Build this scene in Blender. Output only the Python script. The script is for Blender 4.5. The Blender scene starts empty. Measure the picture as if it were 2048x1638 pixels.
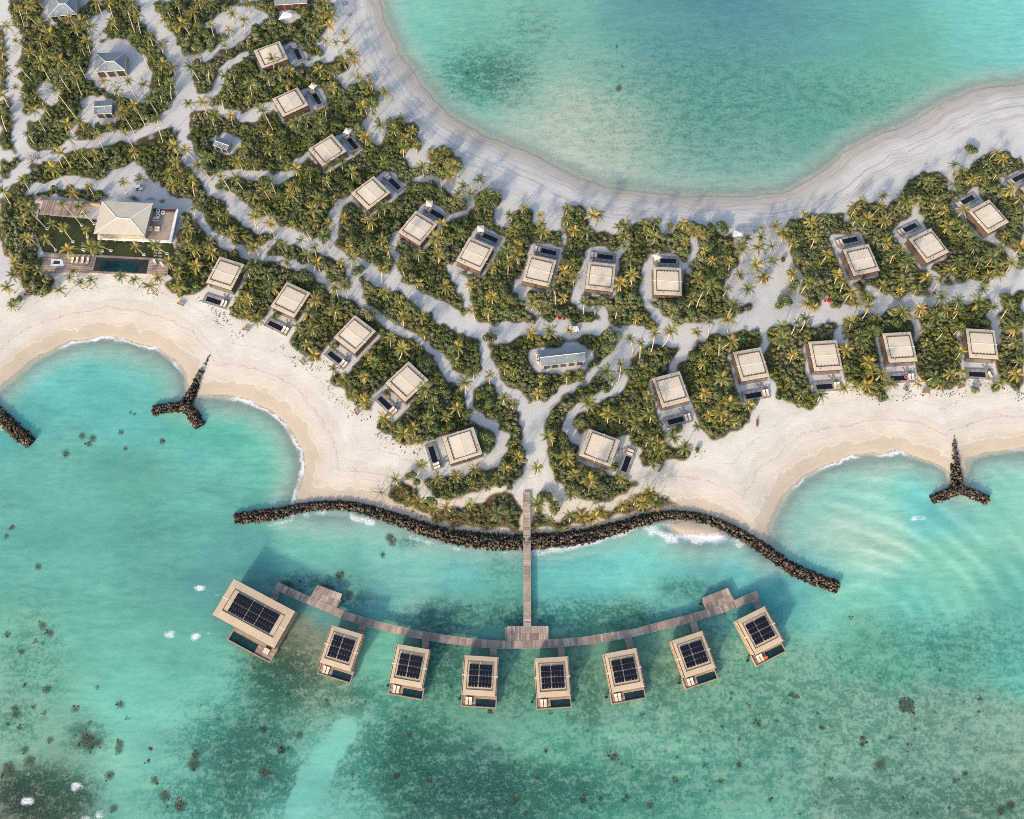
import bpy, math, random
import numpy as np
from mathutils import Matrix, Vector
random.seed(7); rng = np.random.default_rng(7)
SC = bpy.context.scene; COL = SC.collection
# ------------------------------------------------------------------ camera
F_PX, TILT, ROLL, H = 1600.0, math.radians(19), math.radians(1), 240.0
ct, st, cr, sr = math.cos(TILT), math.sin(TILT), math.cos(ROLL), math.sin(ROLL)
r0 = Vector((1, 0, 0)); d0 = Vector((0, -ct, -st)); fw = Vector((0, st, -ct))
RX = cr * r0 + sr * d0; DN = -sr * r0 + cr * d0
cam_d = bpy.data.cameras.new("camera"); cam = bpy.data.objects.new("camera", cam_d); COL.objects.link(cam)
m = Matrix.Identity(4)
for i in range(3):
    m[i][0] = RX[i]; m[i][1] = -DN[i]; m[i][2] = -fw[i]
m[2][3] = H
cam.matrix_world = m
cam_d.sensor_width = 36; cam_d.lens = 36 * F_PX / 2048; cam_d.clip_end = 12000; cam_d.clip_start = 1
SC.camera = cam
# ------------------------------------------------------------------ light
SUN_EL, SUN_AZ = 22.0, 212.0            # degrees; azimuth clockwise from +Y
w = bpy.data.worlds.new("World"); SC.world = w; w.use_nodes = True
nt = w.node_tree; nt.nodes.clear()
sky = nt.nodes.new("ShaderNodeTexSky"); sky.sky_type = 'NISHITA'; sky.sun_disc = False
sky.sun_elevation = math.radians(SUN_EL); sky.sun_rotation = math.radians(SUN_AZ)
sky.air_density = 1.0; sky.dust_density = 2.5; sky.ozone_density = 1.0
bg = nt.nodes.new("ShaderNodeBackground"); bg.inputs[1].default_value = 0.15
wo = nt.nodes.new("ShaderNodeOutputWorld")
nt.links.new(sky.outputs[0], bg.inputs[0]); nt.links.new(bg.outputs[0], wo.inputs[0])
sd_ = bpy.data.lights.new("sun", 'SUN'); sd_.energy = 2.0; sd_.angle = math.radians(4.0); sd_.color = (1.0, 0.83, 0.64)
sun = bpy.data.objects.new("sun", sd_); COL.objects.link(sun)
az, el = math.radians(SUN_AZ), math.radians(SUN_EL)
to_sun = Vector((math.sin(az) * math.cos(el), math.cos(az) * math.cos(el), math.sin(el)))
sun.rotation_euler = to_sun.to_track_quat('Z', 'Y').to_euler()
SC.view_settings.view_transform = 'Standard'; SC.view_settings.look = 'None'
SC.view_settings.exposure = 0.95; SC.view_settings.gamma = 1
SC.view_settings.use_curve_mapping = False
SC.cycles.pixel_filter_type = 'BLACKMAN_HARRIS'; SC.cycles.filter_width = 0.95; SC.cycles.use_denoising = False; SC.cycles.sample_clamp_indirect = 4
SC.cycles.max_bounces = 5; SC.cycles.transparent_max_bounces = 8

# ------------------------------------------------------------------ picture <-> ground
def at(px, py, z=0.0):
    u = (px - 1024) / F_PX; v = (py - 819) / F_PX
    u2, v2 = cr * u - sr * v, sr * u + cr * v
    S = ct + v2 * st; k = (H - z) / S
    return (u2 * k, (st - v2 * ct) * k, z)
def topx(X, Y, Z):
    X = np.asarray(X, float); Y = np.asarray(Y, float); Z = np.asarray(Z, float) - H
    a = X * RX[0] + Y * RX[1] + Z * RX[2]; b = X * DN[0] + Y * DN[1] + Z * DN[2]; c = X * fw[0] + Y * fw[1] + Z * fw[2]
    return 1024 + F_PX * a / c, 819 + F_PX * b / c
def pts(s):
    v = [float(t) for t in s.replace(';', ',').split(',') if t.strip()]
    return np.array(v).reshape(-1, 2)
def inpoly(X, Y, P):
    ins = np.zeros(X.shape, bool); n = len(P)
    for i in range(n):
        x1, y1 = P[i]; x2, y2 = P[(i + 1) % n]
        if y1 == y2: continue
        c = ((Y < y1) != (Y < y2)) & (X < (x2 - x1) * (Y - y1) / (y2 - y1) + x1)
        ins ^= c
    return ins
def segdist(X, Y, P, closed=False):
    D = np.full(X.shape, 1e9); n = len(P)
    for i in range(n if closed else n - 1):
        ax, ay = P[i]; bx, by = P[(i + 1) % n]
        dx, dy = bx - ax, by - ay; L = dx * dx + dy * dy + 1e-9
        t = np.clip(((X - ax) * dx + (Y - ay) * dy) / L, 0, 1)
        d = (X - ax - t * dx) ** 2 + (Y - ay - t * dy) ** 2
        np.minimum(D, d, out=D)
    return np.sqrt(D)

# ------------------------------------------------------------------ object helpers
def tag(o, label=None, cat=None, group=None, kind=None):
    if label: o["label"] = label
    if cat: o["category"] = cat
    if group: o["group"] = group
    if kind: o["kind"] = kind
    return o
def empty(name, loc, rz=0.0):
    o = bpy.data.objects.new(name, None); COL.objects.link(o)
    o.empty_display_size = 0.5; o.location = loc; o.rotation_euler = (0, 0, rz); return o
KIDS = {}
def adopt(o, p):
    if p is not None:
        o.parent = p; KIDS.setdefault(p.name, []).append(o)
def copy_tree(o, parent=None, loc=None, rz=None):
    c = o.copy(); COL.objects.link(c)
    if parent is not None:
        c.parent = parent; KIDS.setdefault(parent.name, []).append(c)
    if loc is not None: c.location = loc
    if rz is not None: c.rotation_euler = (0, 0, rz)
    for ch in list(KIDS.get(o.name, [])): copy_tree(ch, c)
    return c
def raw_mesh(name, V, Fv, mat, smooth=False, attrs=None, nper=None):
    """V (n,3) array, Fv (m,k) array of one polygon size"""
    V = np.asarray(V, np.float32); Fv = np.asarray(Fv, np.int32)
    me = bpy.data.meshes.new(name); me.vertices.add(len(V)); me.vertices.foreach_set("co", V.ravel())
    k = Fv.shape[1]; me.loops.add(Fv.size); me.loops.foreach_set("vertex_index", Fv.ravel())
    me.polygons.add(len(Fv)); me.polygons.foreach_set("loop_start", np.arange(0, Fv.size, k, dtype=np.int32))
    me.polygons.foreach_set("loop_total", np.full(len(Fv), k, np.int32))
    if smooth: me.polygons.foreach_set("use_smooth", np.ones(len(Fv), bool))
    for n, a in (attrs or {}).items():
        a = np.asarray(a, np.float32)
        if a.ndim == 1:
            at_ = me.attributes.new(n, 'FLOAT', 'POINT'); at_.data.foreach_set("value", a)
        else:
            at_ = me.attributes.new(n, 'FLOAT_COLOR', 'POINT')
            a4 = np.ones((len(a), 4), np.float32); a4[:, :3] = a; at_.data.foreach_set("color", a4.ravel())
    me.update(calc_edges=True); me.materials.append(mat)
    return me
def link(name, me, parent=None):
    o = bpy.data.objects.new(name, me); COL.objects.link(o); adopt(o, parent); return o
class MB:
    def __init__(s): s.v = []; s.f = []; s.c = []
    def face(s, P, c=0.5):
        n = len(s.v); s.v += [tuple(p) for p in P]; s.f.append(list(range(n, n + len(P)))); s.c += [c] * len(P)
    def box(s, x0, y0, z0, x1, y1, z1, c=0.5, M=None):
        P = [(x0, y0, z0), (x1, y0, z0), (x1, y1, z0), (x0, y1, z0), (x0, y0, z1), (x1, y0, z1), (x1, y1, z1), (x0, y1, z1)]
        if M is not None: P = [tuple(M @ Vector(p)) for p in P]
        n = len(s.v); s.v += P; s.c += [c] * 8
        s.f += [[n + i for i in q] for q in ((0, 3, 2, 1), (4, 5, 6, 7), (0, 1, 5, 4), (1, 2, 6, 5), (2, 3, 7, 6), (3, 0, 4, 7))]
        return s
    def prism(s, P, z0, z1, c=0.5):
        P = [(p[0], p[1]) for p in P]
        A = sum(P[i][0] * P[(i + 1) % len(P)][1] - P[(i + 1) % len(P)][0] * P[i][1] for i in range(len(P)))
        if A < 0: P = P[::-1]
        n = len(P); b = len(s.v)
        s.v += [(x, y, z0) for x, y in P] + [(x, y, z1) for x, y in P]; s.c += [c] * (2 * n)
        s.f.append([b + i for i in range(n)][::-1]); s.f.append([b + n + i for i in range(n)])
        for i in range(n):
            j = (i + 1) % n; s.f.append([b + i, b + j, b + n + j, b + n + i])
        return s
    def tube(s, P, R, k=6, c=0.5):
        P = [Vector(p) for p in P]; base = len(s.v)
        for i, p in enumerate(P):
            d = (P[min(i + 1, len(P) - 1)] - P[max(i - 1, 0)]).normalized()
            a = d.orthogonal().normalized(); b = d.cross(a)
            for j in range(k):
                t = 2 * math.pi * j / k; s.v.append(tuple(p + R[i] * (math.cos(t) * a + math.sin(t) * b))); s.c.append(c)
        for i in range(len(P) - 1):
            for j in range(k):
                j2 = (j + 1) % k; s.f.append([base + i * k + j, base + i * k + j2, base + (i + 1) * k + j2, base + (i + 1) * k + j])
        s.f.append([base + j for j in range(k)][::-1]); s.f.append([base + (len(P) - 1) * k + j for j in range(k)])
        return s
    def mesh(s, name, mat, smooth=False):
        me = bpy.data.meshes.new(name); me.from_pydata(s.v, [], s.f)
        a = me.attributes.new("t", 'FLOAT', 'POINT'); a.data.foreach_set("value", s.c)
        if smooth: me.polygons.foreach_set("use_smooth", [True] * len(s.f))
        me.materials.append(mat); me.update(); return me
    def obj(s, name, mat, parent=None, smooth=False):
        return link(name, s.mesh(name, mat, smooth), parent)

# ------------------------------------------------------------------ materials
def srgb(r, g, b):
    return tuple(((c / 255) / 12.92 if c / 255 <= 0.04045 else ((c / 255 + 0.055) / 1.055) ** 2.4) for c in (r, g, b)) + (1.0,)
class N:
    """small node-tree writer"""
    def __init__(s, name):
        s.m = bpy.data.materials.new(name); s.m.use_nodes = True; s.t = s.m.node_tree; s.t.nodes.clear()
        s.out = s.t.nodes.new("ShaderNodeOutputMaterial")
    def n(s, typ, ins=None, **kw):
        nd = s.t.nodes.new(typ)
        for k, v in kw.items(): setattr(nd, k, v)
        for k, v in (ins or {}).items():
            if isinstance(v, bpy.types.NodeSocket): s.t.links.new(v, nd.inputs[k])
            else: nd.inputs[k].default_value = v
        return nd
    def attr(s, name): return s.n("ShaderNodeAttribute", attribute_name=name)
    def math(s, op, a, b=0.0, c=None, clamp=False):
        ins = {0: a, 1: b}
        if c is not None: ins[2] = c
        return s.n("ShaderNodeMath", ins, operation=op, use_clamp=clamp).outputs[0]
    def mix(s, f, a, b, mode='MIX'):
        nd = s.n("ShaderNodeMix", None, data_type='RGBA', blend_type=mode)
        for k, v in ((0, f), (6, a), (7, b)):
            if isinstance(v, bpy.types.NodeSocket): s.t.links.new(v, nd.inputs[k])
            else: nd.inputs[k].default_value = v
        return nd.outputs[2]
    def noise(s, scale, vec=None, detail=3.0, rough=0.55, dist=0.0, col=False):
        ins = {"Scale": scale, "Detail": detail, "Roughness": rough, "Distortion": dist}
        if vec is not None: ins["Vector"] = vec
        nd = s.n("ShaderNodeTexNoise", ins); return nd.outputs[1 if col else 0]
    def ramp(s, x, lo, hi, a=0.0, b=1.0):
        nd = s.n("ShaderNodeMapRange", {0: x, 1: lo, 2: hi, 3: a, 4: b}, interpolation_type='SMOOTHSTEP'); return nd.outputs[0]
    def geo(s): return s.n("ShaderNodeNewGeometry").outputs["Position"]
    def ob(s): return s.n("ShaderNodeTexCoord").outputs["Object"]
    def vscale(s, v, sc):
        return s.n("ShaderNodeMapping", {"Vector": v, "Scale": sc}).outputs[0]
    def bump(s, h, st_=0.3, d=0.1):
        return s.n("ShaderNodeBump", {"Strength": st_, "Distance": d, "Height": h}).outputs[0]
    def done(s, color, rough=0.8, normal=None, spec=0.3, metal=0.0):
        ins = {"Base Color": color, "Roughness": rough, "Specular IOR Level": spec, "Metallic": metal}
        if normal is not None: ins["Normal"] = normal
        b = s.n("ShaderNodeBsdfPrincipled", ins); s.t.links.new(b.outputs[0], s.out.inputs[0]); return s.m
def simple(name, rgb, rough=0.8, var=0.12, scale=1.5, spec=0.3, metal=0.0, stripes=None):
    k = N(name); p = k.ob(); g_ = k.geo(); f = k.noise(scale, g_, 5, .65)
    a = tuple(c * (1 - var) for c in rgb[:3]) + (1,); b = tuple(min(1, c * (1 + var)) for c in rgb[:3]) + (1,)
    c = k.mix(k.ramp(f, 0.3, 0.7), a, b)
    if 'roof' in name:
        st2 = k.noise(0.9, g_, 6, .75); c = k.mix(k.ramp(st2, .50, .72, 0, .34), c, tuple(x * .62 for x in rgb[:3]) + (1,)); rn = k.n('ShaderNodeObjectInfo').outputs['Random']; c = k.mix(k.math('MULTIPLY', rn, .16), c, tuple(x * .6 for x in rgb[:3]) + (1,))
    if stripes:
        axis, sc_, dk = stripes
        wv = k.n("ShaderNodeTexWave", {"Vector": p, "Scale": sc_, "Distortion": 0.0}, wave_type='BANDS', bands_direction=axis).outputs[0]
        c = k.mix(k.ramp(wv, 0.0, 0.35, dk, 0.0), c, tuple(x * 0.35 for x in rgb[:3]) + (1,))
    return k.done(c, rough, spec=spec, metal=metal)
def planks(name, ca, cb, cc):
    """weathered boards: each board (value t) its own tone, with grain"""
    k = N(name); t = k.attr("t").outputs["Fac"]; p = k.geo()
    c = k.mix(k.ramp(t, 0.0, 0.6), ca, cb); c = k.mix(k.ramp(t, 0.7, 1.0), c, cc)
    n1 = k.noise(0.35, p, 5, 0.65); c = k.mix(k.ramp(n1, 0.35, 0.7, 0.0, 0.45), c, tuple(x * 0.55 for x in ca[:3]) + (1,))
    n2 = k.noise(9.0, p, 3); return k.done(c, 0.85, k.bump(n2, 0.3, 0.02))
M = {}
M['plank'] = planks("weathered_boards", srgb(142, 124, 114), srgb(180, 158, 142), srgb(204, 182, 162))
M['deckwood'] = planks("deck_boards", srgb(150, 126, 110), srgb(178, 154, 134), srgb(200, 176, 154))
M['greydeck'] = planks("grey_stone_deck", srgb(138, 132, 128), srgb(160, 152, 146), srgb(176, 168, 160))
M['roof'] = simple("beige_roof_membrane", srgb(204, 188, 164), 0.75, 0.06, 0.35, stripes=('X', 1.1, 0.10))
M['roof_in'] = simple("beige_inner_roof", srgb(218, 204, 182), 0.8, 0.07, 0.3, stripes=('X', 1.1, 0.06))
M['wroof'] = simple("tan_roof_membrane", srgb(202, 182, 152), 0.75, 0.05, 0.4, stripes=('X', 1.1, 0.14))
M['trim'] = simple("dark_timber_trim", srgb(84, 58, 48), 0.7, 0.2)
M['redtrim'] = simple("red_brown_gutter", srgb(98, 52, 44), 0.6, 0.2)
M['timber'] = simple("dark_timber_slats", srgb(108, 92, 80), 0.85, 0.2, stripes=('DIAGONAL', 2.2, 0.6))
M['wtimber'] = simple("pale_timber_cladding", srgb(176, 152, 124), 0.85, 0.15, stripes=('DIAGONAL', 2.2, 0.35))
M['white'] = simple("white_paint", (0.78, 0.78, 0.76, 1), 0.5, 0.04)
M['cap'] = simple("pale_ridge_metal", srgb(228, 220, 206), 0.5, 0.04)
M['cushion'] = simple("cream_cushion", srgb(226, 210, 186), 0.9, 0.05)
M['brownwood'] = simple("orange_brown_wood", srgb(146, 106, 76), 0.7, 0.2, 3.0)
M['bluemetal'] = simple("blue_grey_roof_sheet", srgb(124, 134, 140), 0.6, 0.06, 0.4, spec=0.5, stripes=('X', 1.6, 0.25))
M['greyroof'] = simple("sage_grey_roof", srgb(204, 194, 174), 0.7, 0.05, 0.3, stripes=('X', 0.9, 0.12))
M['render'] = simple("cream_render_wall", srgb(158, 148, 132), 0.9, 0.08)
M['glass'] = simple("dark_window_glass", (0.03, 0.035, 0.04, 1), 0.12, 0.1, spec=0.6)
M['black'] = simple("black_rubber", (0.02, 0.02, 0.02, 1), 0.6, 0.1)
M['concrete'] = simple("grey_paving", srgb(150, 148, 142), 0.9, 0.12)
M['red'] = simple("red_fabric", srgb(160, 24, 42), 0.6, 0.15)
M['orange'] = simple("orange_towel", srgb(226, 120, 50), 0.9, 0.15)
M['pink'] = simple("pink_vinyl", srgb(214, 90, 150), 0.4, 0.08)
M['skin'] = simple("skin", srgb(190, 140, 110), 0.6, 0.05)
M['hair'] = simple("dark_hair", (0.02, 0.015, 0.012, 1), 0.7, 0.1)
M['navy'] = simple("navy_cloth", srgb(35, 38, 66), 0.9, 0.1)
M['maroon'] = simple("maroon_cloth", srgb(96, 30, 42), 0.9, 0.1)
M['teal'] = simple("teal_towel", srgb(110, 190, 190), 0.9, 0.08)
M['trunk'] = simple("palm_trunk_bark", srgb(200, 180, 156), 0.9, 0.15, 2.5)
M['bark'] = simple("grey_bark", srgb(120, 104, 88), 0.9, 0.2, 2.5)
k = N("pool_water"); nz = k.noise(1.2, k.geo(), 3)
M['pool'] = k.done(k.mix(k.ramp(nz, .3, .7), srgb(14, 20, 30), srgb(20, 28, 38)), 0.06, k.bump(nz, 0.12, 0.03), spec=0.5)
k = N("teal_pool_water"); nz = k.noise(1.0, k.geo(), 3)
M['poolteal'] = k.done(k.mix(k.ramp(nz, .3, .7), srgb(14, 42, 46), srgb(22, 58, 60)), 0.06, k.bump(nz, 0.12, 0.03), spec=0.5)
k = N("solar_cell"); 
M['solar'] = k.done(k.mix(k.noise(0.8, k.geo()), (0.004, 0.005, 0.014, 1), (0.007, 0.009, 0.024, 1)), 0.5, spec=0.2)
k = N("lawn_grass"); p = k.geo(); n1 = k.noise(0.25, p, 5); n2 = k.noise(4.0, p, 4)
c = k.mix(k.ramp(n1, .3, .7), srgb(44, 54, 30), srgb(62, 70, 38)); M['lawn'] = k.done(c, 0.95, k.bump(n2, 0.6, 0.08))

def leafmat(name, cols, brown, trans=0.25):
    k = N(name); t = k.attr("t").outputs["Fac"]; rnd = k.n("ShaderNodeObjectInfo").outputs["Random"]
    pn = k.noise(0.055, k.geo(), 3)
    c = k.mix(k.ramp(t, 0.0, 0.5), cols[0], cols[1]); c = k.mix(k.ramp(t, 0.5, 1.0), c, cols[2])
    c = k.mix(k.ramp(rnd, 0.0, 1.0, 0.0, 0.45), c, k.mix(0.5, c, brown))
    c = k.mix(k.ramp(pn, 0.42, 0.62, 0.0, 0.7), c, k.mix(0.5, c, cols[2])); pn2 = k.noise(0.21, k.geo(), 4); c = k.mix(k.ramp(pn2, 0.5, 0.7, 0.0, 0.5), c, k.mix(1.0, c, (.62, .78, .7, 1), 'MULTIPLY'))
    b = k.n("ShaderNodeBsdfPrincipled", {"Base Color": c, "Roughness": 0.55, "Specular IOR Level": 0.35})
    tr = k.n("ShaderNodeBsdfTranslucent", {"Color": c})
    mx = k.n("ShaderNodeMixShader", {0: trans, 1: b.outputs[0], 2: tr.outputs[0]})
    k.t.links.new(mx.outputs[0], k.out.inputs[0]); return k.m
M['leaf'] = leafmat("broad_leaves", (srgb(68, 84, 48), srgb(98, 112, 64), srgb(164, 172, 116)), srgb(128, 118, 84))
M['leaf2'] = leafmat("grey_green_leaves", (srgb(92, 98, 66), srgb(130, 132, 90), srgb(180, 176, 130)), srgb(140, 132, 100))
M['leaf3'] = leafmat("yellow_green_leaves", (srgb(84, 96, 44), srgb(122, 130, 60), srgb(178, 176, 96)), srgb(150, 136, 70))
M['dry'] = leafmat("scrub_leaves", (srgb(92, 88, 52), srgb(132, 118, 66), srgb(176, 150, 84)), srgb(160, 110, 56))
M['frond'] = leafmat("palm_fronds", (srgb(82, 98, 54), srgb(114, 124, 68), srgb(200, 168, 78)), srgb(116, 116, 70), 0.25)
k = N("boulder_rock"); p = k.geo(); isl = k.n("ShaderNodeNewGeometry").outputs["Random Per Island"]; oi = k.n("ShaderNodeObjectInfo").outputs["Random"]
rr = k.math('FRACT', k.math('ADD', isl, oi)); n1 = k.noise(1.5, p, 5, 0.65)
c = k.mix(k.ramp(rr, 0.1, 0.6), srgb(46, 43, 40), srgb(92, 82, 68)); c = k.mix(k.ramp(rr, 0.7, 1.0), c, srgb(138, 118, 92))
c = k.mix(k.ramp(n1, 0.4, 0.75, 0, 0.6), c, srgb(44, 40, 36)); M['rock'] = k.done(c, 0.85, k.bump(n1, 0.8, 0.15))

# ================================================================== terrain and water
NCOAST = "757,0,768,40,782,75,800,110,820,140,845,175,872,205,900,232,935,255,975,275,1010,288,1024,294,1074,315,1124,338,1161,358,1199,373,1249,381,1324,388,1374,394,1449,395,1536,392,1586,380,1623,360,1661,330,1699,300,1749,273,1799,256,1849,231,1899,200,1949,183,1999,173,2048,168"
SCOAST = "0,775,25,750,62,718,100,698,150,680,212,672,262,678,312,695,350,718,372,745,380,775,388,795,425,789,480,795,512,804,537,817,562,837,587,865,604,900,609,930,604,960,596,987,590,1012,640,1006,700,1006,750,1017,790,1031,850,1049,900,1061,960,1067,1045,1070,1075,1069,1150,1062,1220,1048,1280,1029,1330,1019,1400,1026,1450,1045,1500,1075,1534,1100,1537,1050,1551,1017,1568,985,1601,955,1636,930,1686,915,1749,905,1799,902,1836,912,1874,927,1899,942,1909,965,1919,955,1936,917,1974,902,2024,897,2048,896"
ncp = pts(NCOAST); scp = pts(SCOAST)
landpx = np.vstack([pts("-900,-300,-300,-350,300,-330,560,-260,700,-150,745,-40"), ncp, pts("2300,120,2800,60,2950,500,2800,950,2600,980,2300,960,2150,905"), scp[::-1], pts("-60,830,-200,880,-500,860,-900,800")])
W2 = lambda P: np.array([at(x, y)[:2] for x, y in P])
LAND = W2(landpx); NCW = W2(np.vstack([pts("745,-40"), ncp, pts("2300,120")])); SCW = W2(scp)
PATCH = W2(pts("1345,1052,1380,1044,1420,1050,1452,1072,1400,1074,1362,1066"))
SHOAL = W2(pts("596,1030,640,1022,690,1024,730,1034,700,1042,640,1042"))
def axis(a, b, h):
    c = np.arange(a, b + 1e-6, h); e = h * 1.35 ** np.arange(1, 27); e = np.cumsum(e)
    return np.concatenate([a - e[::-1], c, b + e])
gx = axis(-243, 243, 0.78); gy = axis(-78, 300, 0.78)
GX, GY = np.meshgrid(gx, gy); nx, ny = len(gx), len(gy)
x_, y_ = GX.ravel(), GY.ravel()
sd = segdist(x_, y_, LAND, True); ins = inpoly(x_, y_, LAND); sd = np.where(ins, sd, -sd)
for P in (PATCH, SHOAL):
    s2 = segdist(x_, y_, P, True); s2 = np.where(inpoly(x_, y_, P), s2, -s2) - (0.0 if P is PATCH else 3.0)
    sd = np.maximum(sd, s2)
dn = segdist(x_, y_, NCW); north = (dn < 42).astype(float) * np.clip((42 - dn) / 10, 0, 1)
def vnoise(x, y, s, seed):
    r = np.random.default_rng(seed); T = r.random((64, 64))
    u, v = x / s, y / s; i, j = np.floor(u).astype(int), np.floor(v).astype(int); fu, fv = u - i, v - j
    fu, fv = fu * fu * (3 - 2 * fu), fv * fv * (3 - 2 * fv); i0, i1, j0, j1 = i % 64, (i + 1) % 64, j % 64, (j + 1) % 64
    return (T[i0, j0] * (1 - fu) + T[i1, j0] * fu) * (1 - fv) + (T[i0, j1] * (1 - fu) + T[i1, j1] * fu) * fv
sd = sd + (vnoise(x_, y_, 5.0, 1) - .5) * 1.3 + (vnoise(x_, y_, 1.9, 2) - .5) * 0.5
zl = 1.25 * (1 - np.exp(-np.maximum(sd, 0) / 9.0)) + 0.10 * (vnoise(x_, y_, 7, 3) - .5) * np.clip(sd / 8, 0, 1)
zs = -0.02 - 1.9 * (1 - np.exp(-np.maximum(-sd, 0) / 11.0))
Z = np.where(sd > 0, zl + 0.02, zs)
PX, PY = topx(x_, y_, 0 * x_)
vis = (np.abs(x_) < 400) & (y_ > -160) & (y_ < 500)
# --- vegetation mask (picture raster, 3 px cells)
VEG_N = "0,0,655,0,672,25,667,45,650,65,632,85,642,105,637,120,660,107,690,115,702,135,686,150,668,155,665,165,690,176,697,190,703,175,715,165,742,170,760,190,757,212,735,222,728,250,727,265,745,287,767,288,772,240,800,230,830,250,845,280,840,302,812,306,803,322,830,332,850,345,858,330,865,300,888,290,905,300,922,322,920,345,900,355,890,372,897,388,915,397,948,402,962,380,998,384,1000,408,985,428,990,446,1018,452,1030,420,1060,412,1070,448,1100,462,1128,468,1122,440,1125,413,1165,412,1183,440,1186,462,1225,468,1240,466,1228,450,1240,442,1275,450,1290,440,1320,440,1325,466,1348,466,1350,440,1385,440,1430,460,1465,475,1480,500,1478,530,1462,545,1450,570,1460,595,1480,610,1505,600,1515,612,1525,640,1610,640,1615,615,1600,590,1602,560,1590,530,1570,495,1561,465,1575,440,1610,440,1650,425,1690,432,1697,408,1722,397,1755,410,1790,402,1800,385,1830,350,1870,340,1900,350,1928,345,1950,322,1980,302,2010,302,2030,320,2048,325,2048,300"
VEG_S = "2048,790,2026,783,2001,762,1990,745,1925,745,1915,775,1896,788,1856,782,1850,755,1780,755,1771,778,1766,800,1731,796,1721,777,1715,770,1690,765,1640,775,1633,818,1600,822,1573,808,1551,800,1549,770,1545,760,1515,800,1504,826,1504,845,1489,860,1449,876,1429,887,1409,876,1396,860,1380,850,1340,860,1326,870,1330,895,1345,900,1380,893,1386,905,1374,916,1346,923,1322,940,1300,945,1284,935,1276,905,1262,885,1255,895,1265,940,1283,962,1275,985,1240,1005,1205,1008,1165,1002,1130,992,1112,965,1100,930,1090,905,1090,860,1096,830,1130,800,1100,818,1068,822,1040,812,1040,850,1050,890,1048,930,1044,960,1020,968,985,980,940,992,900,1005,870,997,848,985,838,972,846,945,870,948,920,940,960,925,980,905,965,935,900,945,855,900,852,888,820,900,807,893,782,876,755,853,758,838,780,835,800,830,760,800,747,815,745,826,720,820,700,806,697,786,667,766,663,750,680,745,690,735,650,700,645,715,642,726,620,729,607,713,580,701,572,683,580,665,560,670,530,640,512,653,480,646,462,633,457,610,440,600,405,575,390,593,360,595,340,592,330,570,332,548,350,540,345,490,200,480,75,470,80,545,110,560,108,590,60,590,40,575,20,560,12,520,0,530"
VSTRIP = ["775,988,790,965,805,958,830,965,836,985,850,1000,880,1018,910,1012,935,1003,960,993,1000,985,1046,985,1046,1063,1030,1062,960,1055,900,1050,850,1036,800,1010",
          "1061,985,1085,982,1102,987,1102,998,1085,1002,1082,1015,1090,1030,1110,1037,1150,1025,1165,1012,1200,1018,1240,1005,1270,985,1295,975,1330,990,1365,1012,1340,1013,1290,1021,1220,1036,1160,1049,1100,1056,1061,1059",
          "1030,690,1050,675,1090,668,1120,676,1165,672,1205,672,1210,660,1228,662,1234,690,1215,715,1190,735,1165,760,1125,775,1100,800,1060,800,1030,780,1022,750"]
CLEAR = ["190,92,240,78,275,98,302,140,303,190,285,212,250,190,225,190,205,180,176,160,178,128", "160,205,190,198,240,205,246,240,225,258,190,255,165,238", "70,176,110,170,125,195,108,215,82,202", "58,225,90,225,88,246,62,246", "160,48,215,28,224,42,206,62,205,90,185,85",
         "88,0,90,35,100,52,150,50,155,30,172,0", "1478,470,1560,465,1575,500,1590,560,1602,600,1610,632,1530,645,1500,640,1512,612,1495,600,1465,598,1450,580,1462,560,1480,530",
         "445,30,480,10,514,5,512,40,480,55,465,75,448,66,430,62,400,56,410,46", "420,275,460,270,478,280,482,300,465,312,445,308,430,295", "1055,702,1078,695,1172,690,1184,718,1170,740,1120,745,1070,745,1052,725",
         "215,365,240,345,270,333,295,348,312,375,325,395,290,400,215,390,200,372", "92,398,200,405,200,480,345,492,350,520,345,556,300,558,80,548,84,470,84,425", "1110,632,1128,628,1142,640,1135,655,1110,652", "1640,600,1662,597,1662,640,1640,640", "865,350,880,352,885,370,868,375", "553,15,590,20,598,42,575,48,552,38",
         "75,398,175,398,168,440,75,436", "190,398,365,408,355,500,190,485", "1225,735,1252,730,1254,775,1222,795,1215,780"]
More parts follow.
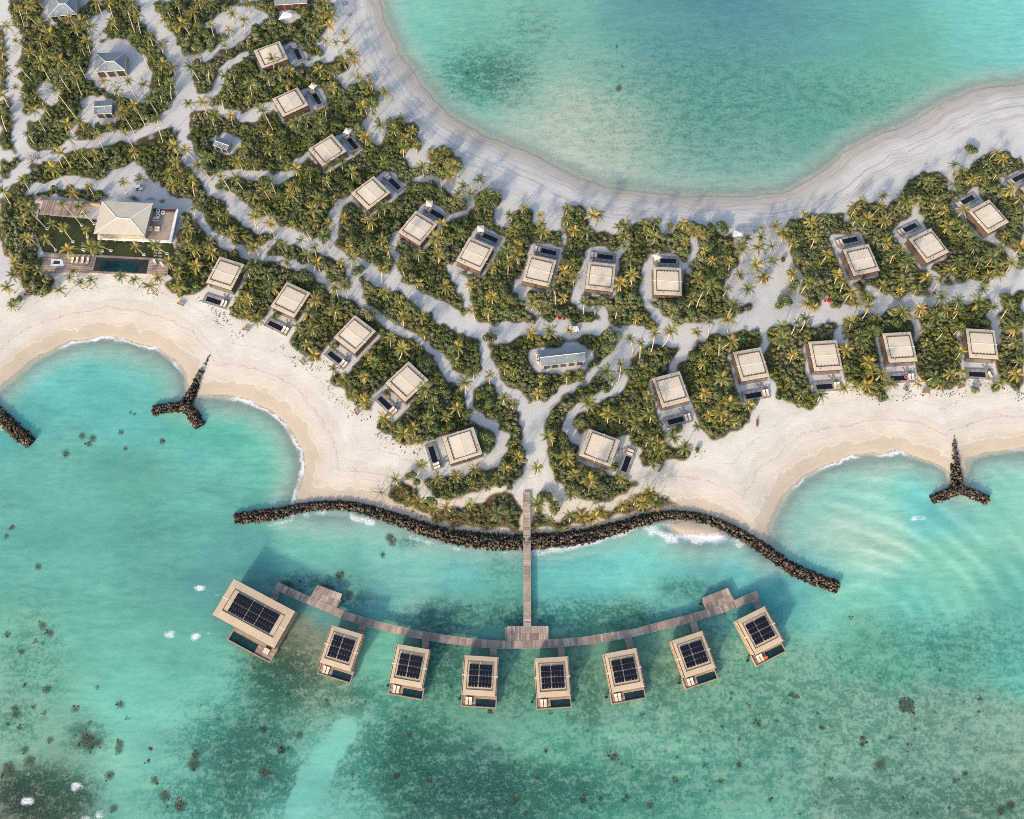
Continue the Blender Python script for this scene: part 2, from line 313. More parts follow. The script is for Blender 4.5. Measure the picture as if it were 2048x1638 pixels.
ROADS = [("3,0,15,45,28,85,25,130,30,180,38,240,45,290,60,318", 22), ("0,305,30,314,60,315", 9), ("62,318,30,360,-5,390", 16), ("25,190,0,193", 6), ("60,316,110,310,140,296,200,286,260,275,310,260,345,230,368,190", 18),
         ("368,200,368,150,345,100,318,62,300,30,290,0", 30), ("138,298,150,260,165,238,190,240", 8), ("365,120,420,110,470,78,512,50,530,30", 10), ("345,240,368,215,380,205,428,193,442,160,462,130,490,110,515,120", 9),
         ("365,220,368,280,393,335,430,378,455,400,500,437,545,462,600,483,660,507,700,524,760,553,830,592,880,625,920,652,960,666,1010,668,1100,664,1200,662,1260,672,1330,668,1400,658,1500,641,1600,636,1700,625,1800,610,1860,600,1950,590,2000,565,2060,548", 21),
         ("880,625,960,668,1040,668,1120,662", 27), ("1260,668,1350,676,1440,655,1520,642", 25), ("1900,592,1980,580,2060,560", 28),
         ("60,385,100,372,140,365,180,370,215,362,245,347,270,338,300,362,320,388,350,403,380,412,402,442,428,472,462,492,500,508,545,517,587,531,632,549,655,568,680,583,715,590,735,610,752,637,782,655,832,678,862,702,887,730,905,752,935,772,960,755", 12),
         ("708,585,712,560,706,535", 10), ("515,512,550,478", 10), ("378,212,440,222,480,237,512,233,542,208", 9), ("425,362,455,345,512,352,560,362,590,345,615,305", 9), ("660,505,672,450,670,425,690,405,708,395", 11),
         ("797,560,792,520,783,490,795,472", 10), ("940,655,938,610,923,570,903,540", 12), ("1085,660,1068,628,1045,600,1036,572", 11), ("1220,660,1200,625,1165,612,1150,600,1160,560,1172,530", 10), ("1335,655,1315,632,1293,615,1290,560,1297,530", 11),
         ("1372,540,1378,520,1388,498,1383,480", 7), ("1230,515,1250,500,1257,490", 8), ("910,432,945,413,940,402", 6), ("820,357,850,362,866,350", 6), ("612,127,647,122,675,108,700,104", 7), ("1128,470,1126,490", 4),
         ("1720,608,1712,585,1703,562", 8), ("1730,575,1770,590,1800,603", 6), ("1880,585,1870,557,1855,537", 9), ("1900,592,1915,575,1905,555", 7), ("2025,560,2025,520,2012,495,1985,485,1972,475", 11), ("1993,590,1988,620,1985,650,1996,690", 11),
         ("1678,635,1680,660,1684,690", 8), ("1825,625,1830,650,1836,680", 8), ("1540,645,1525,670,1528,700", 9), ("1398,665,1376,698,1352,722,1342,748", 13), ("1295,675,1260,700,1225,745", 22),
         ("965,675,972,720,992,768,1028,800,1068,810,1108,798,1150,772,1200,732,1235,705,1258,672", 15), ("1068,805,1068,850,1072,900,1072,950,1055,988", 38), ("1075,960,1100,980,1122,990,1165,1012,1225,1012,1262,990,1292,962,1315,940", 11),
         ("1055,980,1020,972,985,986,937,998,902,1011,872,1006,846,984,836,968", 10), ("935,770,938,800,945,830,980,845,1003,868,1006,900,985,925,940,935,895,946,860,940", 13), ("1235,715,1240,750,1215,788,1175,808,1143,832,1134,855,1150,875,1172,885", 13),
         ("1250,885,1272,925,1284,955,1300,970", 15), ("1095,1005,1110,1030,1140,1018", 14), ("0,505,20,540,60,600", 10), ("1900,350,1905,385", 6), ("1685,410,1688,440", 5), ("1838,440,1832,415,1836,400", 7), ("1945,380,1950,400", 8)]
RS = 3.0; ry, rx = np.mgrid[0:1638 + 1:RS, 0:2048 + 1:RS]; RX_, RY_ = rx.ravel(), ry.ravel()
BUSH = [(1525,560,1.7),(1582,548,2.0),(1584,566,2.1),(1580,580,1.5),(1569,601,2.2),(1556,614,1.6),(1590,512,2.0),(1566,519,1.1),(1940,302,2.3),(1088,990,1.6),(1098,994,1.5),(1108,1012,1.9),(1946,779,1.4),(1986,776,1.5),(1811,777,.9),(1757,792,2.2),(1738,785,1.5),(721,542,2.3),(440,375,1.3),(982,678,2.2),(1222,672,3.0),(1218,690,2.6),(864,997,1.8),(832,963,1.5),(1020,975,1.2),(551,632,1.6),(672,692,1.8),(774,787,1.6),(1232,932,1.6),(974,873,2.6),(975,890,2.4),(739,630,3.0),(846,733,3.2),(608,553,2.8),(1446,452,2.6),(1340,452,1.4),(30,605,1.5),(42,598,1.2),(1242,742,1.4),(1210,778,1.9),(1510,805,1.0),(1356,857,1.4),(1395,898,1.0),(1166,845,1.4),(820,948,1.8),(1447,545,2.4),(1440,690,1.8),(860,300,.8),(1010,1018,1.2),(217,790,.1)]
VILLAS = [l.split() for l in '''N 1 508,106,563,86,579,122,524,142
N 1 545,203,597.6,178,620,214,566,238
N 1 617,301.5,667,271.5,694.6,306.5,647,338
N 1 699.7,391.6,747.2,354,786,389,738.4,423.8
N 1 796,467.6,833.6,423.8,876,451.3,839.8,496.3
N 1 909.9,525,938.7,476.3,990,497.6,962.4,547.6
N 1 1042.8,566.4,1059,511.4,1113.6,522.6,1098.3,578
N 0 1175.4,525.9,1231.7,530,1226.7,587.2,1167.9,582.7
N 0 1304.3,537,1362.3,537,1364.8,595.2,1303.8,594
N 0 1681.9,501.4,1733.7,489.6,1760,543.9,1703.2,558.9
N 0 1814.3,481.3,1856.3,458,1896.4,507.6,1850.8,531.4
N 0 1935,425,1972,403,2014,447.5,1972.7,471.3
N 0 2038,380,2075,358,2117,402,2076,426
S 2 442.9,515.6,490.5,531.4,464.5,585.5,414,567.7
S 2 576.6,565.2,623.4,587.7,589.6,640,541.5,617.7
S 2 711.3,630.7,754.9,665.6,710.9,711.7,666.4,678.7
S 2 817.3,725.3,859.9,761.6,812.3,805.4,769.8,770.4
S 3 882.4,875,948.7,855,966.2,910,901.2,931.4
S 1 1177.2,857.6,1241.7,881.3,1219.2,937,1155.4,913.9
S 2 1301.8,757.8,1358,743.3,1381.9,805,1321.8,820
S 2 1460.7,704,1520.7,694.8,1541,758,1479.4,769
S 2 1613,685.6,1671.2,681.8,1684.9,742.5,1624.6,746.3
S 2 1760.5,669.8,1818.8,665.8,1834.5,724.8,1772.5,729
S 2 1926.4,660.3,1985.7,660.3,1995.2,721.6,1933.4,720.3
W 2 467.2,1157.7,590.5,1222.4,549,1296.3,423.8,1229.7
W 2 665.3,1251.4,724,1270,701,1342.7,639,1323.7
W 2 794.6,1289.4,858.5,1300,845,1374.5,777.9,1365.2
W 2 929.2,1311,996.5,1314,991.4,1392.8,923.5,1390.3
W 2 1068.2,1316.7,1136,1313.5,1141.8,1391.6,1073.3,1395.4
W 2 1205.8,1307,1274.1,1296.2,1290.9,1374.5,1221.6,1385.3
W 2 1341,1280.6,1406,1261.9,1433.6,1335.7,1368.5,1357
W 2 1469.4,1240.6,1532.4,1212.6,1568.7,1283.1,1508.7,1309.4'''.split('\n')]
def vframe(row):
    P = pts(row[2]); e = int(row[1]); z = 5.2 if row[0] == 'W' else 3.5
    G = np.array([at(a, b, z)[:2] for a, b in P]); c = G.mean(0)
    Y = (G[e] + G[(e + 1) % 4]) / 2 - (G[(e + 2) % 4] + G[(e + 3) % 4]) / 2; Y /= np.linalg.norm(Y)
    return c, math.atan2(Y[1], Y[0]) - math.pi / 2
VF = [vframe(v) for v in VILLAS]
VEG = inpoly(RX_, RY_, np.vstack([pts(VEG_N), pts(VEG_S)])) 
for s_ in VSTRIP[:2]: VEG |= inpoly(RX_, RY_, pts(s_))
for s_, w_ in ROADS: VEG &= segdist(RX_, RY_, pts(s_)) > w_ * .55 + 1.5
VEG |= inpoly(RX_, RY_, pts(VSTRIP[2]))
for s_ in CLEAR: VEG &= ~inpoly(RX_, RY_, pts(s_))
SCRUB = inpoly(RX_, RY_, pts(VSTRIP[0])) | inpoly(RX_, RY_, pts(VSTRIP[1]))
VN = lambda X, Y, s, sd0: (vnoise(X, Y, s, sd0) - .5)
def local_of(X, Y, fr):
    (c, a) = fr; dx, dy = X - c[0], Y - c[1]; return dx * math.cos(a) + dy * math.sin(a), -dx * math.sin(a) + dy * math.cos(a)
def veg_at(X, Y, z=1.2, R=VEG):
    a, b = topx(X, Y, np.full(np.shape(X), z)); a = a + 16 * VN(X, Y, 2.6, 61) + 9 * VN(X, Y, 1.0, 62); b = b + 16 * VN(X, Y, 2.6, 63) + 9 * VN(X, Y, 1.0, 64); i = np.round(b / RS).astype(int); j = np.round(a / RS).astype(int)
    ok = (i >= 0) & (j >= 0) & (i < ry.shape[0]) & (j < ry.shape[1])
    r = np.zeros(np.shape(X), bool); r[ok] = R.reshape(ry.shape)[i[ok], j[ok]]
    for v, fr in zip(VILLAS, VF):
        if v[0] == 'W': continue
        u, t = local_of(X, Y, fr); r &= ~((np.abs(u + .5 * VN(X, Y, 1.5, 65)) < 5.5) & (t > -5.6) & (t < 11.8 + 3 * VN(X, Y, 2.0, 66)))
    return r
veg = np.zeros(len(x_)); veg[vis] = veg_at(x_[vis], y_[vis], 0.6)
V2 = veg.reshape(ny, nx)
for _ in range(2):
    V2 = (V2 + np.roll(V2, 1, 0) + np.roll(V2, -1, 0) + np.roll(V2, 1, 1) + np.roll(V2, -1, 1)) / 5
veg = V2.ravel()
# --- reef, foam and water colour fields
def blobs(s):
    f = np.zeros(len(x_))
    for row in s.split(';'):
        cx, cy, a, b, g = [float(t) for t in row.split(',')]
        f = np.maximum(f, g * np.exp(-0.5 * (((PX - cx) / a) ** 2 + ((PY - cy) / b) ** 2) ** 1.5))
    return f
reef = blobs("975,150,85,50,.8;1060,60,60,45,.35;1010,190,60,30,.5;1350,230,260,120,.35;1700,200,150,60,.3;560,1360,80,70,1.0;690,1395,90,40,.75;480,1500,110,85,.85;550,1550,55,60,.95;440,1600,120,60,.8;800,1520,130,90,.95;960,1590,220,80,.9;1100,1580,150,70,.8;880,1330,60,80,.75;890,1235,80,28,.8;1140,1230,200,28,.75;1030,1360,40,70,.6;1170,1400,40,80,.6;1320,1370,50,70,.7;1450,1340,50,60,.6;1220,1560,300,90,.6;1650,1450,420,150,.62;1850,1600,280,70,.75;1900,1300,200,60,.5;90,1590,85,50,1.3;60,1330,60,90,.5;30,1440,50,60,.6;170,1475,40,30,.7;620,1165,70,18,.7;690,1200,50,16,.6;1380,1180,60,25,.5;640,1440,50,30,.5;1000,1120,40,60,.3;820,1085,25,14,.6;1450,1250,100,35,.5")
reef *= np.clip(1 - np.exp(-0.5 * 0) + 0, 0, 1) if False else 1
ch = segdist(PX, PY, pts("690,1460,650,1520,610,1590,590,1660")); reef *= np.clip((ch - 25 + 16 * (vnoise(x_, y_, 2.5, 71) - .5)) / 6, 0.02, 1)
FOAM = [("130,688,165,678,212,668,262,674,312,690,345,708,365,735", 2.4, 1.1), ("90,695,150,668,205,655,250,650,300,664,342,690", 1.6, .5), ("430,786,500,796,545,815,568,837,591,865,606,900,610,930,603,960,592,1000", 2.2, 1.0), ("590,1031,620,1027,660,1026,690,1030,718,1041,745,1045", 7, 1.2), ("820,1074,900,1096,980,1105,1040,1109", 5, .95), ("520,1052,560,1046,600,1036", 4, .8), ("1060,1106,1110,1101,1160,1092,1200,1082", 5, 1.0), ("1300,1055,1320,1050,1345,1050", 3, .9),
        ("1062,1103,1110,1098,1160,1086,1200,1074,1270,1060,1300,1064,1340,1077,1400,1080,1450,1080,1480,1088", 8.5, 1.25), ("1352,1052,1372,1066,1392,1060,1410,1070,1440,1066", 1.6, .8), ("1535,1040,1549,1010,1570,982,1605,952,1640,928,1690,912,1750,903,1800,900,1840,910,1872,926,1897,942", 2.2, 1.05), ("1540,985,1560,955,1600,930,1650,905,1720,878,1790,872,1850,890", 1.2, .35), ("1930,915,1960,899,2000,893,2060,892", 2, .6),
        ("790,1021,850,1041,900,1056,960,1063,1046,1066,1075,1065,1150,1059,1230,1042,1280,1024", 1.6, .7), ("1480,1095,1530,1125,1580,1150,1640,1185", 2.5, .6)]
dark = np.zeros(len(x_))
HEADS = "15,1269,7;85,1250,9;100,1266,8;72,1281,5;44,1304,7;95,1378,8;51,1371,5;195,1375,5;241,1409,8;152,1418,8;69,1413,5;89,1425,5;32,1428,9;30,1418,8;172,1478,17;195,1485,11;181,1492,12;240,1488,10;238,1500,8;220,1551,10;229,1616,9;300,1497,5;297,1523,5;387,1528,13;393,1510,8;461,1522,6;257,1437,4;182,1445,4;40,1455,5;25,1055,5;14,1072,6;77,1133,7;242,864,6;165,872,7;185,876,8;178,888,6;132,907,8;325,882,6;251,897,5;271,829,4;262,825,4;1237,177,7;1234,93,4;1244,132,3;1812,1411,14;1805,1402,8;1820,1420,8;1726,1478,8;1724,1488,7;1816,1488,5;1583,1388,6;1595,1392,5;1228,1513,10;942,1498,5;999,1498,5;1092,1500,5;1760,1530,13;1510,1441,5;1500,1412,4;1573,1406,4;1479,1482,4;1584,1500,5;1355,1516,4;1400,1463,4;1680,1315,4;1780,1475,5;1410,1530,5;2020,1610,11;2000,1620,10;980,1423,6;1100,1425,4;1135,1430,4;1075,1555,6;1300,1610,7;1440,1560,5;1910,1560,6;1950,1500,5;1880,1340,5;1960,1380,4;560,1500,8;600,1470,7;530,1545,12;330,1590,12;360,1610,14;310,1560,8;60,1520,12;20,1540,16;100,1480,8;50,1500,9;1030,1600,7;860,1560,8;820,1470,6;1660,1560,5;1540,1600,6;1200,1600,6;1450,1230,3;575,1172,14;680,1150,9;700,1190,10;655,1180,12;785,1085,10;780,1075,9;765,1110,6;1700,1235,4"
for row in HEADS.split(';'):
    a_, b_, r_ = [float(t) for t in row.split(',')]; m_ = (np.abs(PX - a_) < r_ * 4) & (np.abs(PY - b_) < r_ * 4)
    dark[m_] = np.maximum(dark[m_], np.exp(-.5 * ((PX[m_] - a_) ** 2 + (PY[m_] - b_) ** 2) / (r_ * .8) ** 2 * (0.6 + .9 * vnoise(x_[m_], y_[m_], 1.7, 55))))
foam = np.zeros(len(x_)); surf = np.zeros(len(x_))
for s_, w_, g in FOAM:
    if w_ in (2.4, 2.2, 2):
        surf = np.maximum(surf, g * np.exp(-0.5 * (segdist(PX, PY, pts(s_)) / 11) ** 2)); continue
    foam = np.maximum(foam, g * np.exp(-0.5 * (segdist(PX, PY, pts(s_)) / w_) ** 2))
foam = np.maximum(foam, blobs("380,1271,17,10,1.7;340,1268,11,8,1.5;418,1267,5,3,.7;399,1176,11,5,1.4;433,1190,7,5,.7;57,1546,8,5,1.2;153,1575,13,10,1.25;50,1602,19,8,1.2;180,1628,23,12,1.3;273,1588,9,5,.8;1838,1037,15,3.2,2.2;348,862,7,4,1.9;470,1026,5,6,1.1;128,990,4,2,.9;1222,1475,10,6,.7;420,1545,3,2,.6;590,1440,10,3,.6;5,855,6,6,1.0;1800,1180,4,2,.8;1545,1128,6,4,.9;668,1048,8,6,.6;1090,1412,8,2,.3;760,1155,3,1,.5;700,1290,25,4,.35;400,1230,20,6,.4;1420,1108,4,1,.6;2015,990,9,2,.6"))
WCOL = '''850,60,118,190,170;1000,50,112,182,162;960,150,96,165,140;1050,150,98,168,145;1150,80,108,175,160;1300,30,84,146,144;1450,20,76,132,142;1600,30,84,145,145;1700,30,92,166,155;1950,30,112,200,185;2040,100,112,195,185;1850,120,96,172,152;1230,180,102,168,152;1400,150,80,150,140;1350,250,80,150,135;1550,200,80,150,140;1650,250,82,152,138;1450,330,82,158,142;1700,200,94,166,146;1130,290,178,200,178;1090,275,160,190,170;1165,300,178,200,178;1120,325,178,202,182;1210,340,165,195,174;1190,325,152,186,166;1280,310,98,162,142;1600,340,86,162,146;900,170,100,185,170;1000,260,88,178,165;1350,382,150,190,180;1500,375,138,180,170;1880,200,112,170,150;1160,350,160,190,172
100,740,102,190,180;250,700,120,190,175;200,770,86,176,166;330,740,102,178,162;50,800,88,176,166;250,800,96,186,172;450,850,78,176,155;560,870,102,190,165;550,960,96,180,160;420,930,98,178,163;100,950,96,170,155;250,950,90,164,148;400,1000,92,170,154;150,1100,92,168,152;300,1120,88,160,146;500,1110,92,168,155;650,1080,112,192,172;800,1110,116,188,172;950,1150,98,184,172;1150,1150,98,188,175;1300,1130,108,198,182;1450,1130,102,190,180;1560,1200,80,165,158;1400,1160,88,165,154;700,1170,86,155,146;470,1130,84,152,146;200,1250,98,176,156;350,1350,94,172,154;100,1350,108,182,158;50,1450,122,186,160;250,1420,108,192,172;400,1400,102,188,168
620,1560,106,186,170;270,1600,104,180,160;330,1560,100,180,162;210,1515,112,180,158;130,1500,112,176,150;680,1470,112,196,176;480,1500,86,156,138;800,1500,76,146,128;600,1330,118,134,108;550,1400,88,156,132;660,1380,126,162,132;750,1330,98,182,158;900,1260,82,142,128;880,1400,84,155,130;1030,1400,92,156,132;1100,1480,98,170,145;1200,1350,98,144,120;1330,1330,112,154,128;1300,1450,118,180,154;1450,1400,118,175,148;1600,1350,122,180,154;1750,1300,96,168,142;1900,1300,96,162,142;1700,1450,128,178,154;1900,1450,132,174,152;1500,1550,112,174,152;1300,1600,86,152,132;1800,1600,118,164,144;2000,1600,122,160,138;1100,1600,78,145,128;950,1600,72,135,124;1700,1200,118,202,180;1900,1150,120,194,168;2000,1000,128,198,172;1600,1000,110,192,176;1650,1055,164,196,176;1562,1055,92,172,164;1610,1125,84,168,164;1890,975,98,182,176;1952,975,94,176,172;1720,1100,150,198,176;1640,1150,104,190,176;1580,1090,98,184,176;1750,1000,128,196,176;1850,960,108,202,186;1750,930,138,196,176;1650,960,108,194,180;2000,930,118,200,180;1850,1230,94,186,170;2000,1220,94,176,160;90,1590,96,112,92;160,1610,92,120,98;1240,1250,88,156,134;1000,1220,84,156,138'''
num = np.zeros((len(x_), 3)); den = np.full(len(x_), 1e-7)
cl = np.clip(PX, -60, 2110); cm = np.clip(PY, -60, 1700)
wx = cl + (vnoise(x_, y_, 14, 5) - .5) * 60; wy = cm + (vnoise(x_, y_, 14, 6) - .5) * 50
num += 1e-7 * np.array(srgb(96, 172, 156)[:3])
for row in WCOL.replace('\n', ';').split(';'):
    a, b, r_, g_, b_ = [float(t) for t in row.split(',')]
    q = np.exp(-((wx - a) ** 2 + (wy - b) ** 2) / (2 * (42.0 if b > 500 else 70.0) ** 2)); den += q; num += q[:, None] * np.array(srgb(r_, g_, b_)[:3])
wc = num / den[:, None]
# swell bands: sandy, stirred-up water in arcs in the right bay, with faint wave light and dark painted in elsewhere
rad = np.hypot(PX - 1690, (PY - 1330)); arc = np.sin(rad / 6.0 + 11 * vnoise(x_, y_, 22, 8)) * np.exp(-0.5 * (((PX - 1800) / 260) ** 2 + ((PY - 1065) / 135) ** 2)) * np.clip(1.6 * vnoise(x_, y_, 9, 9) - .2, 0, 1)
wv = (vnoise(x_ * 0.35, y_ + 0.15 * x_, 5.5, 11) - .5) + .6 * (vnoise(x_ * 0.4, y_, 2.6, 12) - .5)
isS = (PY > 600)
wc = wc * (1 + ((0.34 * np.maximum(arc, 0) + .10 * np.minimum(arc, 0))[:, None] * np.array([1.3, .75, .75])) + np.where(isS, 0.16, 0.08)[:, None] * wv[:, None] * np.array([1.2, 1.0, 1.0]))
wc = wc * (1 - .14 * np.clip(reef, 0, 1)[:, None] * (PY > 1100)[:, None] * np.clip(.4 + vnoise(x_, y_, 9, 72), 0, 1)[:, None])
wc = np.clip(wc * np.array([1.56, 1.21, 1.19]), 0.01, 0.9)
nr = np.clip((PY - 1200) / 150, 0, 1) * np.clip((PX - 1000) / 150, 0, 1); wc = wc * (1 + nr[:, None] * np.array([-.06, .10, .10]))
dw = np.maximum(-sd, 0)
shp = np.clip((dw - 1.0) / 11.0, 0, 1); shp = (shp * shp * (3 - 2 * shp))[:, None]; shp = np.maximum(shp, .25 * (PY > 995)[:, None] * (PX < 1530)[:, None])
wc = wc * shp + (1 - shp) * (.25 * wc + .75 * np.array(srgb(206, 222, 204)[:3]))
op = (1 - np.exp(-(dw / 3.6) ** 1.4)) * (0.84 - 0.26 * np.clip(reef, 0, 1))
ii = np.arange(nx * ny).reshape(ny, nx)
quads = np.stack([ii[:-1, :-1].ravel(), ii[:-1, 1:].ravel(), ii[1:, 1:].ravel(), ii[1:, :-1].ravel()], 1)

k = N("sand_and_seabed"); p = k.geo()
s = k.attr("sd").outputs["Fac"]; nb = k.attr("north").outputs["Fac"]; vg = k.attr("veg").outputs["Fac"]; rf = k.attr("reef").outputs["Fac"]; fo = k.attr("foam").outputs["Fac"]
n1 = k.noise(0.12, p, 5, 0.6); n2 = k.noise(1.6, p, 5, 0.7); n3 = k.noise(0.5, p, 4, 0.6)
dry = k.mix(k.ramp(n1, .3, .7), srgb(210, 204, 192), srgb(224, 218, 206))
inl = k.math('MAXIMUM', nb, k.ramp(s, 22, 34)); dry = k.mix(inl, dry, k.mix(k.ramp(n1, .3, .7), srgb(194, 193, 190), srgb(207, 204, 199)))  # shade on inland roads put into the sand colour as the greyer north tone
dry = k.mix(k.ramp(n2, .35, .75, 0, .16), dry, srgb(168, 156, 142))
sw = k.math('ADD', s, k.math('MULTIPLY', k.math('SUBTRACT', n1, .5), 3.0))
wet = k.mix(nb, srgb(192, 176, 152), srgb(180, 172, 160))
c = k.mix(k.ramp(sw, 3.5, 8.0, 1, 0), dry, k.mix(0.5, wet, dry)); c = k.mix(k.ramp(sw, 1.0, 5.5, .85, 0), c, wet)
swn = k.noise(.22, p, 4, .6); swz = k.math('ADD', s, k.math('MULTIPLY', k.math('SUBTRACT', swn, .5), 7.0)); c = k.mix(k.math('MULTIPLY', k.ramp(swz, 4.2, 4.7, .55, 0), k.math('SUBTRACT', 1.0, nb)), c, srgb(188, 176, 159)); c = k.mix(k.math('MULTIPLY', k.math('MULTIPLY', k.ramp(swz, 4.2, 4.5), k.ramp(swz, 4.5, 5.0, 1, 0)), k.math('MULTIPLY', k.math('SUBTRACT', 1.0, nb), .5)), c, (.8, .79, .76, 1)); c = k.mix(k.math('MULTIPLY', k.ramp(swz, 12.5, 13.5, .28, 0), k.math('SUBTRACT', 1.0, nb)), c, srgb(196, 178, 152))
# tide lines that run along the shore
cmb = k.n("ShaderNodeCombineXYZ", {0: k.math('MULTIPLY', sw, 1.5), 1: k.n("ShaderNodeSeparateXYZ", {0: p}).outputs[0]}).outputs[0]
sep = k.n("ShaderNodeSeparateXYZ", {0: p}); along = k.math('MULTIPLY', sep.outputs[0], 0.035)
tl = k.noise(1.0, k.n("ShaderNodeCombineXYZ", {0: k.math('MULTIPLY', s, 1.15), 1: along}).outputs[0], 4, 0.7)
tlf = k.math('MULTIPLY', k.ramp(tl, .48, .62), k.ramp(s, 13, 19, 1, 0)); tlf = k.math('MULTIPLY', tlf, k.math('MULTIPLY_ADD', nb, .34, .10))
c = k.mix(tlf, c, srgb(150, 140, 128))
for dline, wd in ((10.0, .35), (17.5, .22)):
    ln = k.math('ABSOLUTE', k.math('SUBTRACT', k.math('ADD', s, k.math('MULTIPLY', k.math('SUBTRACT', n3, .5), 3.2)), dline))
    c = k.mix(k.math('MULTIPLY', k.ramp(ln, 0.0, wd, .45, 0), k.ramp(n2, .35, .6)), c, srgb(132, 122, 112))
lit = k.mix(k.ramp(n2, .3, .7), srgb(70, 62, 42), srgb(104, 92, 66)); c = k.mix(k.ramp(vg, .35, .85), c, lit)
tr1 = k.noise(0.9, k.vscale(p, (0.25, 2.2, 1)), 4, .6); c = k.mix(k.ramp(tr1, .52, .74, 0, .22), c, srgb(170, 160, 146))
# seabed
r1 = k.noise(0.28, p, 6, 0.72); r2 = k.noise(0.9, p, 5, 0.7)
rr = k.math('ADD', k.math('MULTIPLY', r1, .6), k.math('MULTIPLY', r2, .4)); rr = k.math('ADD', rr, k.math('MULTIPLY', k.math('SUBTRACT', rf, .5), .42))
bed = k.mix(k.ramp(n3, .3, .7), srgb(222, 216, 196), srgb(204, 200, 176))
bed = k.mix(k.ramp(rr, .42, .58), bed, k.mix(k.ramp(r2, .35, .65), srgb(52, 58, 40), srgb(110, 104, 78)))
c = k.mix(k.ramp(s, -1.5, 0.0, 1, 0), c, bed)
fn = k.noise(1.4, p, 5, 0.75); ff = k.ramp(k.math('MULTIPLY', fn, fo), .30, .50); c = k.mix(ff, c, (0.85, .86, .87, 1))
bh = k.math('ADD', k.math('MULTIPLY', n2, .6), k.math('MULTIPLY', tr1, .5))
M['ground'] = k.done(c, 0.95, k.bump(bh, 0.35, 0.12), spec=0.15)
gm = raw_mesh("ground", np.stack([x_, y_, Z], 1), quads, M['ground'], True, {"sd": sd, "north": north, "veg": veg, "reef": reef, "foam": foam})
tag(link("ground", gm), kind="structure")

k = N("lagoon_water"); p = k.geo(); wca = k.attr("wc").outputs["Color"]; opa = k.attr("op").outputs["Fac"]; fo = k.attr("foam").outputs["Fac"]; rf = k.attr("reef").outputs["Fac"]; dpt = k.attr("dw").outputs["Fac"]
dk = k.attr("dark").outputs["Fac"]
w1 = k.noise(0.42, k.vscale(p, (0.62, 1.25, 1)), 7, .70); w2 = k.noise(1.9, k.vscale(p, (0.8, 1.1, 1)), 5, .75); w3 = k.noise(0.07, k.vscale(p, (0.8, 1.3, 1)), 5, .6); w4 = k.noise(5.0, p, 4, .85)
c = k.mix(k.ramp(w1, .36, .64, .0, .60), wca, k.mix(1.0, wca, (0.68, .83, .87, 1), 'MULTIPLY')); c = k.mix(k.ramp(w2, .50, .70, 0, .30), c, k.mix(1.0, c, (1.45, 1.20, 1.16, 1), 'MULTIPLY'))  # ripple shading and highlights painted into the water colour
w5 = k.noise(0.5, k.vscale(p, (0.30, 1.5, 1)), 4, .6, .4); w6 = k.ramp(k.noise(.03, p, 2), .4, .6, .35, 1.0); c = k.mix(k.math('MULTIPLY', k.ramp(w5, .48, .62), k.math('MULTIPLY', w6, .42)), c, k.mix(1.0, c, (1.40, 1.16, 1.12, 1), 'MULTIPLY')); c = k.mix(k.math('MULTIPLY', k.ramp(w5, .50, .36), k.math('MULTIPLY', w6, .42)), c, k.mix(1.0, c, (.70, .84, .87, 1), 'MULTIPLY'))  # wave crests lightened and troughs darkened in the colour, as light would
c = k.mix(k.ramp(w3, .35, .65, .0, .30), c, k.mix(1.0, c, (0.76, .88, .92, 1), 'MULTIPLY')); c = k.mix(k.ramp(w4, .3, .7, 0, .26), c, k.mix(1.0, c, (0.45, .55, .55, 1), 'MULTIPLY'))
q1 = k.noise(0.34, k.vscale(p, (.75, 1.15, 1)), 5, .62); q2 = k.noise(0.95, p, 6, .74); q3 = k.noise(1.7, p, 5, .8)
rfm = k.math('MINIMUM', rf, 1.0); qq = k.math('ADD', k.math('MULTIPLY', q1, .45), k.math('MULTIPLY', q2, .55))
qq = k.math('ADD', qq, k.math('MULTIPLY', k.math('SUBTRACT', rfm, .6), .10)); rfs = k.math('POWER', rfm, .7)
c = k.mix(k.math('MULTIPLY', k.ramp(qq, .462, .545, 0, 1.0), rfs), c, k.mix(1.0, c, (0.34, .54, .51, 1), 'MULTIPLY'))
c = k.mix(k.math('MULTIPLY', k.ramp(qq, .50, .40, 0, .75), rfs), c, k.mix(0.5, k.mix(1.0, c, (1.6, 1.12, 1.05, 1), 'MULTIPLY'), srgb(170, 208, 182)))
c = k.mix(k.math('MULTIPLY', k.ramp(q3, .52, .66, 0, .55), rfs), c, srgb(158, 198, 172))
for vs, thr, am in ((0.16, .20, .9), (0.34, .22, .75), (0.7, .24, .6)):
    vo = k.n("ShaderNodeTexVoronoi", {"Vector": k.n("ShaderNodeVectorMath", {0: p, 1: k.n("ShaderNodeVectorMath", {0: k.noise(.9, p, 4, .7, col=True), 1: (1.6, 1.6, 0)}, operation='MULTIPLY').outputs[0]}, operation='ADD').outputs[0], "Scale": vs}); sel = k.n("ShaderNodeSeparateXYZ", {0: vo.outputs["Color"]}).outputs[0]
    spot = k.math('MULTIPLY', k.ramp(vo.outputs["Distance"], thr * .45, thr, 1, 0), k.ramp(sel, .50, .66)); spot = k.math('MULTIPLY', spot, k.ramp(k.math('ADD', rfm, k.math('MULTIPLY', k.math('SUBTRACT', q1, .5), 1.2)), .35, .6))
    c = k.mix(k.math('MULTIPLY', spot, am), c, srgb(58, 74, 58))
c = k.mix(k.ramp(k.math('MULTIPLY', dk, k.math('MULTIPLY', q3, 2.0)), .22, .85, 0, .80), c, k.mix(k.ramp(q3, .4, .65), srgb(40, 52, 40), srgb(92, 92, 72)))
dif = k.n("ShaderNodeBsdfDiffuse", {"Color": c})
